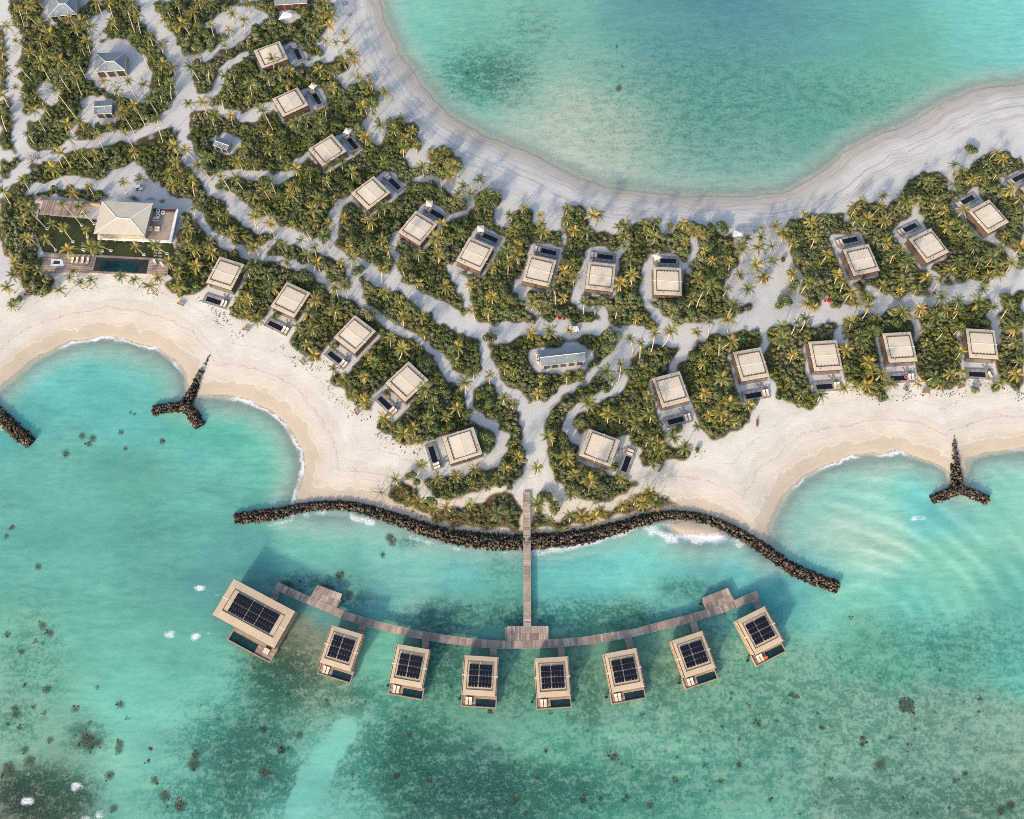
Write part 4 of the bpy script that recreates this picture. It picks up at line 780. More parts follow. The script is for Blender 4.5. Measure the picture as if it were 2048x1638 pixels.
# ================================================================== rock breakwaters
def rock_mesh(seed, s=1.0):
    import bmesh
    R_ = random.Random(seed); bm = bmesh.new(); bmesh.ops.create_icosphere(bm, subdivisions=1, radius=1.0)
    sx, sy, sz = R_.uniform(.75, 1.2), R_.uniform(.75, 1.2), R_.uniform(.55, .9)
    for v in bm.verts:
        k_ = R_.uniform(.8, 1.15); v.co = Vector((v.co.x * sx * k_, v.co.y * sy * k_, v.co.z * sz * k_)) * s
    V = np.array([v.co[:] for v in bm.verts]); Fv = np.array([[v.index for v in f.verts] for f in bm.faces]); bm.free(); return V, Fv
ROCKS = [rock_mesh(i) for i in range(12)]
RMESH = [raw_mesh("boulder", V, Fv, M['rock']) for V, Fv in ROCKS]
def breakwater(name, label, lines, seed):
    root = empty(name, (*at(lines[0][0][0], lines[0][0][1])[:2], 0)); ox, oy = root.location[0], root.location[1]
    R_ = random.Random(seed); spots = []
    core = MB()
    for li, ln in enumerate(lines):
        for i in range(len(ln) - 1):
            a_ = np.array(at(*ln[i][:2], .6)[:2]); b_ = np.array(at(*ln[i + 1][:2], .6)[:2]); d = b_ - a_; L = np.linalg.norm(d); d /= L; nr = np.array([-d[1], d[0]])
            wf = 1.12 if len(ln) < 8 else 1.0; w0, w1 = wf * ln[i][2] / 6.3 / 2, wf * ln[i + 1][2] / 6.3 / 2
            n = int(L * (w0 + w1) * 4.2) + 2
            for _ in range(n):
                u = R_.random(); v = R_.uniform(-1, 1); w_ = w0 + (w1 - w0) * u; p = a_ + d * L * u + nr * v * w_
                hh = min(1.5, .55 + w_ * .45); z = -.35 + (hh + .3) * (1 - abs(v) ** 1.8) + R_.uniform(-.15, .15); s = R_.uniform(.20, .52) * (1.25 if R_.random() < .12 else 1) * (1.0 if w_ > .8 else .7)
                spots.append((p[0] - ox, p[1] - oy, z, s))
            q = [a_ + nr * w0 * .8, a_ - nr * w0 * .8, b_ - nr * w1 * .8, b_ + nr * w1 * .8]
            core.prism([(x[0] - ox, x[1] - oy) for x in q], -1.8 - .01 * i, .35 + .004 * (i % 7) + .03 * li)
    core.obj("rubble_core", simple("dark_rubble", (0.02, .018, .015, 1), .95, .2), root)
    spots.sort(key=lambda t: -t[3] * (1.5 + t[2])); big, rest = spots[:100], spots[100:]
    for x, y, z, s in big:
        o = link("boulder", RMESH[R_.randrange(12)], root); o.location = (x, y, z); o.scale = (s, s, s); o.rotation_euler = (R_.random() * 3, R_.random() * 3, R_.random() * 6)
    Vs, Fs, n0 = [], [], 0
    for x, y, z, s in rest:
        V, Fv = ROCKS[R_.randrange(12)]; e = Matrix.Rotation(R_.random() * 6.28, 3, 'Z') @ Matrix.Rotation(R_.random() * 6.28, 3, 'X'); e = np.array(e)
        Vs.append(V @ e.T * s + np.array([x, y, z])); Fs.append(Fv + n0); n0 += len(V)
    if Vs: tag(link("boulders", raw_mesh("boulders", np.vstack(Vs), np.vstack(Fs), M['rock']), root), kind="stuff")
    tag(root, label, "breakwater"); return root
breakwater("rock_breakwater", "long curving boulder breakwater crossed by the straight jetty", [[(468,1037,22),(490,1034,25),(512,1032,26),(549,1028,26),(587,1018,22),(637,1011,20),(675,1009,20),(712,1014,22),(750,1024,24),(787,1036,26),(825,1050,28),(862,1062,30),(912,1075,32),(962,1081,34),(1024,1085,34),(1074,1082,34),(1124,1079,32),(1174,1072,30),(1224,1059,28),(1274,1043,24),(1324,1031,20),(1362,1029,18),(1399,1034,19),(1437,1046,21),(1474,1064,23),(1512,1086,24),(1536,1103,26),(1573,1130,27),(1611,1150,28),(1648,1164,28),(1677,1175,27)]], 3)
breakwater("rock_groyne", "Y shaped boulder groyne on the left beach below the large pool house", [[(420,710,5),(401,745,15),(386,780,20),(368,810,26)], [(304,821,22),(340,814,22),(372,812,22),(390,835,24),(399,853,22)]], 4)
breakwater("rock_groyne", "straight boulder groyne cut off by the left edge of the picture", [[(-30,805,24),(0,832,26),(20,852,28),(45,873,28),(62,886,22)]], 5)
breakwater("rock_groyne", "Y shaped boulder groyne on the right beach", [[(1907,870,5),(1909,900,14),(1912,930,19),(1916,972,25)], [(1864,1000,18),(1890,990,20),(1917,977,20),(1950,988,20),(1977,1001,20)]], 6)
# corals under the water
R_ = random.Random(11); Vs, Fs, n0 = [], [], 0
def lump(x, y, s, zt):
    global n0
    V, Fv = ROCKS[R_.randrange(12)]; Vs.append(V * np.array([s, s, s * .6]) + np.array([x, y, zt - s * .3])); Fs.append(Fv + n0); n0 += len(V)
for row in HEADS.split(';'):
    a_, b_, r_ = [float(t) for t in row.split(',')]; x, y, _ = at(a_, b_, -.6); rm = r_ / 6.3
    for _ in range(int(4 + r_ * 2.2)):
        t, q = R_.random() * 6.28, R_.random() ** .5 * rm; lump(x + q * math.cos(t), y + q * math.sin(t), R_.uniform(.3, .55) * (1 + rm * .15), R_.uniform(-.25, .02))
cand = np.where((reef > .3) & (sd < -6) & (np.abs(x_) < 240) & (y_ < 300) & (y_ > -75))[0]; rg = np.random.default_rng(4); cn = vnoise(x_, y_, 6, 31)
pick = rg.choice(cand, 9000); pick = pick[(rg.random(9000) < np.clip(reef[pick], 0, 1) * np.clip((cn[pick] - .45) * 4, 0.03, 1)) & (PY[pick] > 1150)]
for i in pick: lump(x_[i] + rg.uniform(-.4, .4), y_[i] + rg.uniform(-.4, .4), rg.uniform(.15, .5) ** 1.2 + .08, rg.uniform(-.5, -.12))
sc_ = rg.choice(np.where((sd < -12) & (PY > 1080) & (PX < 1000) & (PX > -50))[0], 700)
for i in sc_:
    if cn[i] > .55: lump(x_[i], y_[i], rg.uniform(.12, .4), rg.uniform(-.3, -.05))
k = N("coral"); p = k.geo(); n1 = k.noise(1.3, p, 5, .7); c = k.mix(k.ramp(n1, .35, .65), srgb(38, 46, 36), srgb(84, 86, 64)); M['coral'] = k.done(c, .95)
tag(link("coral", raw_mesh("coral", np.vstack(Vs), np.vstack(Fs), M['coral'])), kind="stuff")

# ================================================================== other buildings
def gabled(name, label, cat, roofpx, ridgepx, z0, ze, zr, wallm, roofm, group=None, windows=3):
    R = [at(a_, b_, ze)[:2] for a_, b_ in pts(roofpx)]; G = [at(a_, b_, zr)[:2] for a_, b_ in pts(ridgepx)]
    cx = sum(p[0] for p in R) / 4; cy = sum(p[1] for p in R) / 4; root = empty(name, (cx, cy, z0)); rel = lambda p, z: (p[0] - cx, p[1] - cy, z - z0)
    A, B_, C_, D_ = R; g0, g1 = G          # A top-left, B top-right, C bottom-right, D bottom-left; ridge g0 (left) to g1 (right)
    b = MB(); hip = abs(Vector(g0).xy[0] - A[0]) > 1.2
    b.face([rel(D_, ze), rel(C_, ze), rel(g1, zr), rel(g0, zr)]); b.face([rel(B_, ze), rel(A, ze), rel(g0, zr), rel(g1, zr)]); b.face([rel(A, ze), rel(D_, ze), rel(g0, zr)]); b.face([rel(C_, ze), rel(B_, ze), rel(g1, zr)])
    rf = b.obj("roof", roofm, root); b = MB(); q = [(p[0] - cx, p[1] - cy) for p in R]; b.prism(q, ze - z0 - .18, ze - z0 - .004); b.obj("eaves", M['cap'], rf)
    b = MB(); b.tube([rel(g0, zr), rel(g1, zr)], [.12, .12], 6)
    if hip:
        for p, g in ((A, g0), (D_, g0), (B_, g1), (C_, g1)): b.tube([rel(p, ze), rel(g, zr)], [.09, .09], 5)
    b.obj("ridge_cap", M['cap'], rf)
    I = [(x * .93, y * .93) for x, y in q]; b = MB(); b.prism(I, 0, ze - z0 - .185); b.obj("wall", wallm, root)
    d0, d1 = Vector(I[3]), Vector(I[2]); dd = d1 - d0; L = dd.length; ang = math.atan2(dd.y, dd.x)
    for i in range(windows):
        u = (i + .5) / windows; p = d0 + dd * u; w_ = L / windows * .35; g = MB().box(-w_, -.05, .3, w_, -.003, ze - z0 - .6).obj("window" if i else "door", M['glass'], root); g.location = (p.x, p.y, 0); g.rotation_euler = (0, 0, ang)
    for u, v in ((.3, .4), (.75, .25), (.6, .7)):
        p = Vector(rel(D_, ze)).lerp(Vector(rel(g0, zr)), v).lerp(Vector(rel(C_, ze)).lerp(Vector(rel(g1, zr)), v), u); MB().tube([p, p + Vector((0, 0, .35))], [.12, .12], 6).obj("roof_vent", M['white'], rf)
    return tag(root, label, cat, group)
gabled("pavilion", "hip roofed blue grey pavilion with glazed front at upper left", "pavilion", "191.3,106.5,252,104,250,140.2,187,144.3", "211,123,227.6,122", 1.2, 4.6, 6.6, M['render'], M['bluemetal']); LM.append((222, 130, "hip roofed blue grey pavilion"))
gabled("pavilion", "hip roofed pavilion cut off by the top edge at upper left", "pavilion", "100,-22,154,-24,153,28,95,34", "118,8,131,7.5", 1.2, 4.6, 6.6, M['render'], M['bluemetal']); LM.append((125, 15, "pavilion at the top left edge"))
gabled("hut", "small blue grey gabled hut below the hip roofed pavilion", "hut", "188.7,202,225,200.4,223,226.3,188.2,228", "188.4,213,223.6,211.4", 1.2, 4.0, 4.9, M['render'], M['bluemetal'], "small blue grey huts", 2); LM.append((207, 217, "hut below the hip roofed pavilion"))
gabled("hut", "small grey hut among shrubs right of the sand road junction", "hut", "434,272.5,462,282,454,300,425,290", "430,281.5,458,291", 1.2, 3.8, 4.5, M['render'], M['bluemetal'], "small blue grey huts", 2); LM.append((445, 287, "small grey hut by the road junction"))
gabled("shed", "long grey gabled shed on the central shrub island", "shed", "1077.8,700.8,1167.8,690.7,1171.8,722.3,1083.2,732.3", "1080.2,714.8,1169.6,705", 1.2, 4.6, 5.7, M['render'], M['bluemetal'], None, 5); LM.append((1124, 715, "long grey shed"))
gabled("house", "blue roofed house with red timber walls at the top edge", "house", "546,-26,613,-34,614.5,6,549,10", "547,-8,614,-14", 1.2, 4.4, 5.6, simple("red_timber", srgb(130, 60, 44), .8, .2), M['bluemetal'], None, 4); LM.append((580, 0, "blue roofed house at the top edge"))
# air-conditioning units by the shed
for i, (a_, b_) in enumerate(((1073.8, 708.5), (1074.6, 716.5), (1075.6, 723.5))):
    x, y, z = ground_at(a_, b_); r = empty("air_conditioner", (x, y, 1.2), .12); MB().box(-.35, -.45, 0, .35, .45, .9).obj("casing", M['cap'], r)
    b = MB(); b.tube([(0, 0, .9), (0, 0, .94)], [.26, .26], 12); b.obj("fan_grille", M['redtrim'], r)
    tag(r, f"{('upper', 'middle', 'lower')[i]} of three white fan units at the left end of the long shed", "air conditioner", "fan units beside the long shed")
# --- residence
root = empty("pool_residence", (*at(250, 470, 1)[:2], 1.2)); ox, oy = root.location[0], root.location[1]
def rp(s, z): return [(at(a_, b_, z)[0] - ox, at(a_, b_, z)[1] - oy) for a_, b_ in pts(s)]
def rl(a_, b_, z): p = at(a_, b_, z); return (p[0] - ox, p[1] - oy, z - 1.2)
ze, zr, zt = 7.4, 8.2, 4.3
A, B_, C_, D_ = [rl(*p, ze) for p in ((203.8, 402), (306, 406.5), (289.3, 471.8), (187.2, 467))]; g0, g1 = rl(234, 435.5, zr), rl(260, 437, zr)
b = MB(); b.face([D_, C_, g1, g0]); b.face([B_, A, g0, g1]); b.face([A, D_, g0]); b.face([C_, B_, g1]); rf = b.obj("roof", M['greyroof'], root)
MB().prism([p[:2] for p in (A, B_, C_, D_)], ze - 1.2 - .3, ze - 1.204).obj("eaves", M['brownwood'], rf)
b = MB(); b.tube([g0, g1], [.14, .14], 6)
for p, g in ((A, g0), (D_, g0), (B_, g1), (C_, g1)): b.tube([p, g], [.12, .12], 5)
b.obj("ridge_cap", M['cap'], rf)
q = rl(265, 420, zr - .9); o = MB().box(-2.3, -.3, -.35, 2.3, .3, .35).obj("skylight", M['cap'], rf); o.location = q; o2 = MB().box(-2.2, -.05, .0, 2.2, .32, .37).obj("glass", simple("sky_blue_glass", srgb(90, 130, 160), .2, .05), o); o2.location = (0, 0.03, .02)
I = [(x * .9 + .1 * (A[0] + C_[0]) / 2, y * .9 + .1 * (A[1] + C_[1]) / 2) for x, y, _ in (A, B_, C_, D_)]
MB().prism(I, zt - 1.2, ze - 1.5 - .004).obj("upper_wall", M['render'], root)
T = rp("201,410,356.7,418,342.3,484.4,194.7,477.6", zt)
MB().prism(T, zt - 1.2 - .5, zt - 1.2 - .006).obj("terrace_slab", M['white'], root)
cxT = sum(p[0] for p in T) / 4; cyT = sum(p[1] for p in T) / 4; T2 = [((x - cxT) * .93 + cxT, (y - cyT) * .90 + cyT) for x, y in T]
MB().prism(T2, zt - 1.23, zt - 1.17).obj("terrace_deck", M['plank'], root)
T3 = [((x - cxT) * .88 + cxT, (y - cyT) * .84 + cyT) for x, y in T]; MB().prism(T3, 0, zt - 1.2 - .51).obj("ground_floor_wall", M['render'], root)
d0, d1 = Vector(T3[3]), Vector(T3[2]); dd = d1 - d0
for i in range(7):
    p = d0 + dd * ((i + .5) / 7); g = MB().box(-1.25, -.06, .1, 1.25, -.004, 2.3).obj("window", M['glass'], root); g.location = (p.x, p.y, 0); g.rotation_euler = (0, 0, math.atan2(dd.y, dd.x))
pq = rp("305,418,352,420,349,425,303,423", zt); MB().prism(pq, zt - 1.165, zt - .7).obj("planter", M['trim'], root)
tag(root, "large two storey house with grey hip roof, roof terrace and lawn", "house"); LM.append((245, 440, "large hip roofed house"))
def plate(name, label, cat, s, z0, z1, mat, group=None):
    P = [at(a_, b_, z1)[:2] for a_, b_ in pts(s)]; o = MB().prism(P, z0, z1).obj(name, mat); return tag(o, label, cat, group)
P = [at(a_, b_, 1.25)[:2] for a_, b_ in pts("78,418,100,432,195,440,197,478,345,488,352,520,345,556,337,549,338,528,323,516,86,504,72,470")]
o = link("lawn", MB().prism(P, 1.0, 1.36).mesh("lawn", M['lawn'])); tag(o, kind="stuff")
pr = empty("pergola", (*at(122, 415, 3)[:2], 1.2)); ox, oy = pr.location[0], pr.location[1]
b = MB(); q = [Vector(p) for p in rp("87,399.7,166,402.7,157,431.5,78,428.4", 4.1)]; n = 46
for j in range(n):
    u0, u1 = j / n, (j + .86) / n; b.prism([q[0].lerp(q[1], u0)[:], q[0].lerp(q[1], u1)[:], q[3].lerp(q[2], u1)[:], q[3].lerp(q[2], u0)[:]], 2.8, 2.9, random.random())
b.obj("roof_boards", M['plank'], pr); b = MB(); b.prism([x[:] for x in q], 2.6, 2.79); b.obj("roof_frame", M['brownwood'], pr)
for x in q + [q[3].lerp(q[2], .5), q[0].lerp(q[1], .5)]:
    xx = (x - Vector((sum(v.x for v in q) / 4, sum(v.y for v in q) / 4))) * .88 + Vector((sum(v.x for v in q) / 4, sum(v.y for v in q) / 4)); MB().tube([(xx.x, xx.y, 0), (xx.x, xx.y, 2.6)], [.12, .12], 6).obj("post", M['brownwood'], pr)
MB().prism(rp("70,400,200,406,199.5,409,70,403", 2.6), 0, 1.4).obj("back_wall", simple("ochre_wall", srgb(186, 160, 126), .9, .08), pr)
tag(pr, "boarded timber pergola at the top of the lawn left of the large house", "pergola")
dk = empty("pool_deck", (*at(200, 530, 1)[:2], 1.2)); ox, oy = dk.location[0], dk.location[1]
q = [Vector(p) for p in rp("86.5,505,338,518,335.5,549.5,76.6,543.5", 1.7)]; hq = [Vector(p) for p in rp("193,514.5,297.7,519.5,292.4,547,185.6,541.5", 1.7)]
b = MB(); n = 26; rr = random.Random(4); tone = .5
for j in range(n):
    a_, c_ = j / n, (j + .94) / n; P0, P1, P2, P3 = q[0].lerp(q[3], a_), q[1].lerp(q[2], a_), q[1].lerp(q[2], c_), q[0].lerp(q[3], c_); k0 = 0
    segs = 8
    for s_ in range(segs):
        u0, u1 = s_ / segs, (s_ + .996) / segs; cc = P0.lerp(P1, (u0 + u1) / 2)
        Q = [P0.lerp(P1, u0), P0.lerp(P1, u1), P3.lerp(P2, u1), P3.lerp(P2, u0)]; b.prism([v[:] for v in Q], 0, .42, rr.random())
b.obj("boards", M['plank'], dk); MB().prism([v[:] for v in hq], .3, .455).obj("pool_edge", simple("dark_pool_stone", srgb(52, 50, 52), .7, .25, 3), dk)
MB().prism(rp("204,520.5,281,524.5,274,544,200,540.5", 1.7), .3, .475).obj("pool_water", M['poolteal'], dk)
MB().prism(rp("103,517,124,518,128,532,100,532", 1.7), .3, .455).obj("sunken_seat", M['white'], dk); MB().prism(rp("108,522,120,522,119,528,106,528", 1.7), .3, .47).obj("seat_well", M['glass'], dk)
tag(dk, "long weathered pool deck with a dark rectangular pool below the lawn", "pool deck"); LM.append((210, 530, "long pool deck by the lawn"))
for i, (a_, b_, g_) in enumerate(((146, 521, -.1), (155, 521, -.1), (166, 521.5, -.1), (176.5, 522.5, -.1), (310.5, 525.5, .5), (325, 530, .7))):
    x, y, z = at(a_, b_, 1.7); o = copy_tree(lng0, None, (x, y, 1.63), math.pi + g_); tag(o, (f"white lounger, {ORD[i]} from the left on the long pool deck by the lawn" if i < 4 else f"cream armchair lounger, {'left' if i == 4 else 'right'} one right of the long dark pool"), "sun lounger", "loungers on the long pool deck")
# terrace furniture
def table_set(px, py, z):
    x, y, _ = at(px, py, z); r = empty("dining_table", (x, y, z), .05); MB().box(-1.1, -.5, .68, 1.1, .5, .75).obj("tabletop", M['cushion'], r)
    for sx in (-.95, .95):
        for sy in (-.4, .4): MB().box(sx - .04, sy - .04, 0, sx + .04, sy + .04, .68).obj("leg", M['trim'], r)
    tag(r, "pale dining table on the roof terrace of the large house", "table")
    for i in range(5):
        cx, cy = x - .9 + i * .46, y - .95; c = empty("chair", (cx, cy, z), 0); MB().box(-.19, -.19, .4, .19, .19, .46).obj("seat", M['white'], c); MB().box(-.19, -.22, .46, .19, -.195, .85).obj("backrest", M['white'], c)
        for sx in (-.15, .15):
            for sy in (-.15, .15): MB().box(sx - .02, sy - .02, 0, sx + .02, sy + .02, .4).obj("leg", M['trim'], c)
        tag(c, f"white terrace chair, {ORD[i]} from the left below the pale dining table", "chair", "chairs along the terrace dining table")
table_set(314, 438, zt)
def ringseat(px, py, lab):
    x, y, _ = at(px, py, zt); r = empty("round_seat", (x, y, zt)); V, Fv = ring_mesh(.55, .26); o = link("seat_ring", raw_mesh("seat_ring", V, Fv, M['white'], True), r); o.location = (0, 0, .3); MB().tube([(0, 0, 0), (0, 0, .3)], [.4, .4], 12).obj("cushion", M['trim'], r); tag(r, lab, "seat", "round seats on the roof terrace")
ringseat(317, 423, "left round white seat near the planter on the roof terrace"); ringseat(327, 426, "right round white seat near the planter on the roof terrace"); ringseat(317, 432, "round white seat just above the pale dining table")
for a_, lab in ((300.5, "left cream sofa block at the lower end of the roof terrace"), (315, "right cream sofa block at the lower end of the roof terrace")):
    x, y, _ = at(a_, 459, zt); r = empty("sofa", (x, y, zt), 0); MB().box(-.8, -.6, 0, .8, .55, .4).obj("seat", M['cushion'], r); MB().box(-.8, .553, 0, .8, .8, .75).obj("backrest", M['cushion'], r); tag(r, lab, "sofa", "sofas on the roof terrace")
x, y, z = ground_at(227, 557); r = empty("side_table", (x, y, z), 0); MB().box(-.7, -.4, .35, .7, .4, .5).obj("tabletop", M['cushion'], r); MB().box(-.6, -.3, 0, .6, .3, .35).obj("base", M['trim'], r); tag(r, "pale low table on the sand below the long pool deck", "table")
for i, (a_, b_) in enumerate(((312, 500), (321, 501), (311, 505), (320, 506), (311, 511), (320, 512.5))):
    x, y, _ = at(a_, b_, 1.4); o = MB().box(-.62, -.3, 0, .62, .3, .08).obj("stepping_stone", M['concrete']); o.location = (x, y, 1.36); o.rotation_euler = (0, 0, random.uniform(-.1, .1)); tag(o, f"grey paving slab in the {('upper', 'middle', 'lower')[i // 2]} row, {'left' if i % 2 == 0 else 'right'} column, of the lawn path", "paving slab", "slabs of the lawn path")

# ================================================================== tents, carts, benches and people
def sheet(name, label, cat, P3, mat, posts):
    P = [Vector(at(*p)) for p in P3]; c = sum(P, Vector()) / len(P); r = empty(name, (c.x, c.y, 1.2)); c.z = 1.2
    b = MB(); Q = [p - c for p in P]; top = Q[-1]
    for i in range(len(Q) - 1): b.face([Q[i], Q[(i + 1) % (len(Q) - 1)], top])
    b.obj("canopy", mat, r)
    for i in posts: MB().tube([(Q[i].x, Q[i].y, 0), tuple(Q[i])], [.05, .05], 5).obj("pole", M['trim'], r)
    return tag(r, label, cat)
sheet("tent", "white pointed canopy tent at the edge of the north beach", "tent", [(1464, 473, 2.4), (1486, 472.5, 2.4), (1488.5, 466, 2.4), (1469, 460.5, 2.4), (1483, 466, 3.4)], M['white'], (0, 1, 2, 3)); LM.append((1477, 467, "white beach tent"))
sheet("shade_sail", "pale blue white shade sail below the blue roofed house", "shade sail", [(556, 40, 3.2), (585, 34, 3.6), (583, 27, 3.8), (567, 23, 3.6), (570, 32, 3.7)], simple("sail_cloth", (.66, .72, .78, 1), .8, .04), (0, 1, 2, 3))
def make_cart(L, name, label, px, py, rz):
    x, y, z = ground_at(px, py); r = empty(name, (x, y, z), rz); h = L / 2
    b = MB(); b.box(-h, -.6, .35, h, .6, .6); b.box(h - .75, -.55, .6, h - .1, .55, .9); b.obj("body", M['white'], r); MB().box(-h + .5, -.5, .6, -h + 1.1, .5, 1.0).obj("seat", M['black'], r)
    b = MB(); b.box(-h + .1, -.62, 1.85, h - .55, .62, 1.95); rf = b.obj("roof", M['white'], r)
    for sx in (-h + .2, h - .7):
        for sy in (-.55, .55): MB().tube([(sx, sy, .6), (sx, sy, 1.85)], [.03, .03], 5).obj("roof_post", M['black'], r)
    for sx in (-h + .5, h - .5):
        for sy in (-.62, .62): MB().tube([(sx, sy - .09, .28), (sx, sy + .09, .28)], [.28, .28], 12).obj("wheel", M['black'], r)
    return tag(r, label, "golf cart", "white golf carts")
make_cart(3.4, "golf_cart", "white golf cart driving on the sand road above the long shed", 1147.5, 661, 0); LM.append((1147, 660, "golf cart above the long shed"))
make_cart(2.6, "golf_cart", "white golf cart parked on sand above the large house", 280, 379, -.05); LM.append((281, 378, "golf cart above the large house"))
def make_bench():
    r = empty("beach_bench", (0, 0, 0)); MB().box(-1.15, -.22, .38, 1.15, .25, .46).obj("seat", M['brownwood'], r); MB().box(-1.15, .253, .38, 1.15, .33, .95).obj("backrest", M['brownwood'], r)
    for sx in (-1, 1): MB().box(sx * 1.0 - .05, -.2, 0, sx * 1.0 + .05, .25, .38).obj("leg", M['trim'], r)
    return r
bench0 = None
for a_, b_, g_, lab in ((56, 590, 0, "left of the large house lawn"), (361, 609, -22, "left of the first south row villa pool"), (492, 660, -20, "between the first and second south row villas"), (604, 726, -45, "between the second and third south row villas"), (712, 825, -62, "between the third and fourth south row villas"), (825, 949, 85, "below the pool of the fifth south row villa"), (1321, 938, 52, "right of the sixth south row villa"), (1514, 847, 84, "on the open beach below the eighth south row villa"), (1636, 803, 50, "below the pool of the ninth south row villa"), (1851, 785, 0, "below the tenth south row villa"), (1922, 775, 18, "left below the eleventh south row villa pool"), (732, 234, 82, "on the north beach beside the second north row villa"), (837, 285, 60, "on the north beach right of the third north row villa"), (1001, 402, 75, "on the north beach above the sixth north row villa")):
    x, y, z = ground_at(a_, b_); bench0, o = place(bench0, make_bench, (x, y, z), math.radians(g_)); tag(o, "orange brown wooden bench " + lab, "bench", "wooden benches along the beaches")
for a_, b_, s_, lab in ((1119, 636.5, .55, "larger red drum in the shrub gap above the golf cart"), (1127.5, 638.5, .35, "smaller red drum in the shrub gap above the golf cart"), (1657, 602, .6, "larger bright red drum beside the right sand road"), (1649.5, 603, .3, "smaller red drum beside the right sand road"), (447, 371, .42, "red drum beside the road bush on the left road")):
    x, y, z = ground_at(a_, b_); b = MB(); b.tube([(0, 0, 0), (0, 0, s_ * 1.5)], [s_, s_ * .95], 12); b.tube([(0, 0, s_ * 1.503), (0, 0, s_ * 1.6)], [s_ * 1.03, s_ * 1.0], 12); o = b.obj("drum", M['red']); o.location = (x, y, z); tag(o, lab, "drum", "red drums by the roads")
for a_, b_, lab in ((690, 7, "upper round glass covered seat on the beach at the top"), (698.5, 30.5, "lower round glass covered seat on the beach at the top")):
    x, y, z = ground_at(a_, b_); r = empty("dome_seat", (x, y, z)); V, Fv = ring_mesh(.55, .16); o = link("rim", raw_mesh("rim", V, Fv, simple("grey_wicker", srgb(110, 112, 100), .8, .2), True), r); o.location = (0, 0, .35); MB().tube([(0, 0, 0), (0, 0, .38)], [.5, .5], 12).obj("cushion", M['cushion'], r); tag(r, lab, "seat", "round beach seats")
def person(name, label, px, py, joints, rad, edges, cloth, skinm, rz=0, z=None, towel=None):
    x, y, zz = ground_at(px, py); zz = zz if z is None else z
    me = bpy.data.meshes.new(name); me.from_pydata(joints, edges, []); o = bpy.data.objects.new(name, me); COL.objects.link(o)
    md = o.modifiers.new("skin", 'SKIN'); me.skin_vertices.new() if not me.skin_vertices else None
    for i, r_ in enumerate(rad): me.skin_vertices[0].data[i].radius = (r_, r_)
    me.skin_vertices[0].data[0].use_root = True; md2 = o.modifiers.new("sub", 'SUBSURF'); md2.levels = 1; md2.render_levels = 1
    bpy.context.view_layer.update(); dg = bpy.context.evaluated_depsgraph_get(); me2 = bpy.data.meshes.new_from_object(o.evaluated_get(dg)); o.modifiers.clear(); o.data = me2; me2.materials.clear(); me2.materials.append(skinm)
    o.location = (x, y, zz); o.rotation_euler = (0, 0, rz); h = joints[3]
    hb = MB(); hb.tube([(h[0], h[1] - .01, h[2] - .05), (h[0], h[1] - .02, h[2] + .07), (h[0], h[1] - .01, h[2] + .14)], [.105, .115, .05], 8); hb.obj("hair", M['hair'], o, True)
    cb = MB(); cb.tube([(joints[0][0], joints[0][1], joints[0][2] - .1), joints[0], joints[1], (joints[1][0], joints[1][1], joints[1][2] + .06)], [.17, .185, .19, .10], 10); cb.obj("shirt", cloth, o, True)
    return tag(o, label, "person")
SIT = [(0, 0, .14), (0, -.12, .55), (0, -.12, .66), (0, -.1, .84), (-.1, .05, .13), (-.13, .42, .42), (-.13, .62, .06), (-.13, .74, .05), (.1, .05, .13), (.13, .42, .42), (.13, .62, .06), (.13, .74, .05), (-.2, -.12, .55), (-.27, .0, .33), (-.2, .25, .3), (-.19, .33, .3), (.2, -.12, .55), (.27, 0, .33), (.2, .25, .3), (.19, .33, .3)]
STAND = [(0, 0, .95), (0, 0, 1.38), (0, 0, 1.5), (0, .01, 1.66), (-.1, 0, .92), (-.12, .1, .5), (-.12, .12, .08), (-.12, .24, .04), (.1, 0, .92), (.12, -.08, .5), (.12, -.2, .1), (.12, -.08, .04), (-.2, 0, 1.38), (-.25, -.06, 1.1), (-.24, .06, .88), (-.24, .1, .8), (.2, 0, 1.38), (.25, .08, 1.1), (.24, .2, .92), (.24, .26, .87)]
ED = [(0, 1), (1, 2), (2, 3), (0, 4), (4, 5), (5, 6), (6, 7), (0, 8), (8, 9), (9, 10), (10, 11), (1, 12), (12, 13), (13, 14), (14, 15), (1, 16), (16, 17), (17, 18), (18, 19)]
RD = [.15, .14, .06, .105, .09, .065, .05, .04, .09, .065, .05, .04, .06, .045, .035, .03, .06, .045, .035, .03]
person("person", "person in black sitting on sand, left one of the pair near the white tent", 1508, 465, SIT, RD, ED, M['black'], M['skin'], .3)
person("person", "person in orange sitting on sand, right one of the pair near the white tent", 1512.5, 463, SIT, RD, ED, M['orange'], M['skin'], -.2)
soft("towel", "pale teal towel spread above the seated pair near the white tent", "towel", M['teal'], 1511, 459, 1.28, 0, (1.2, .8, .03))
person("person", "person in dark clothes walking on the jetty above the rocks", 1051.5, 1091, STAND, RD, ED, M['navy'], M['skin'], .2, ZJ)
person("person", "person in maroon walking just right of another on the jetty", 1053.2, 1092.5, STAND, RD, ED, M['maroon'], M['skin'], .1, ZJ)

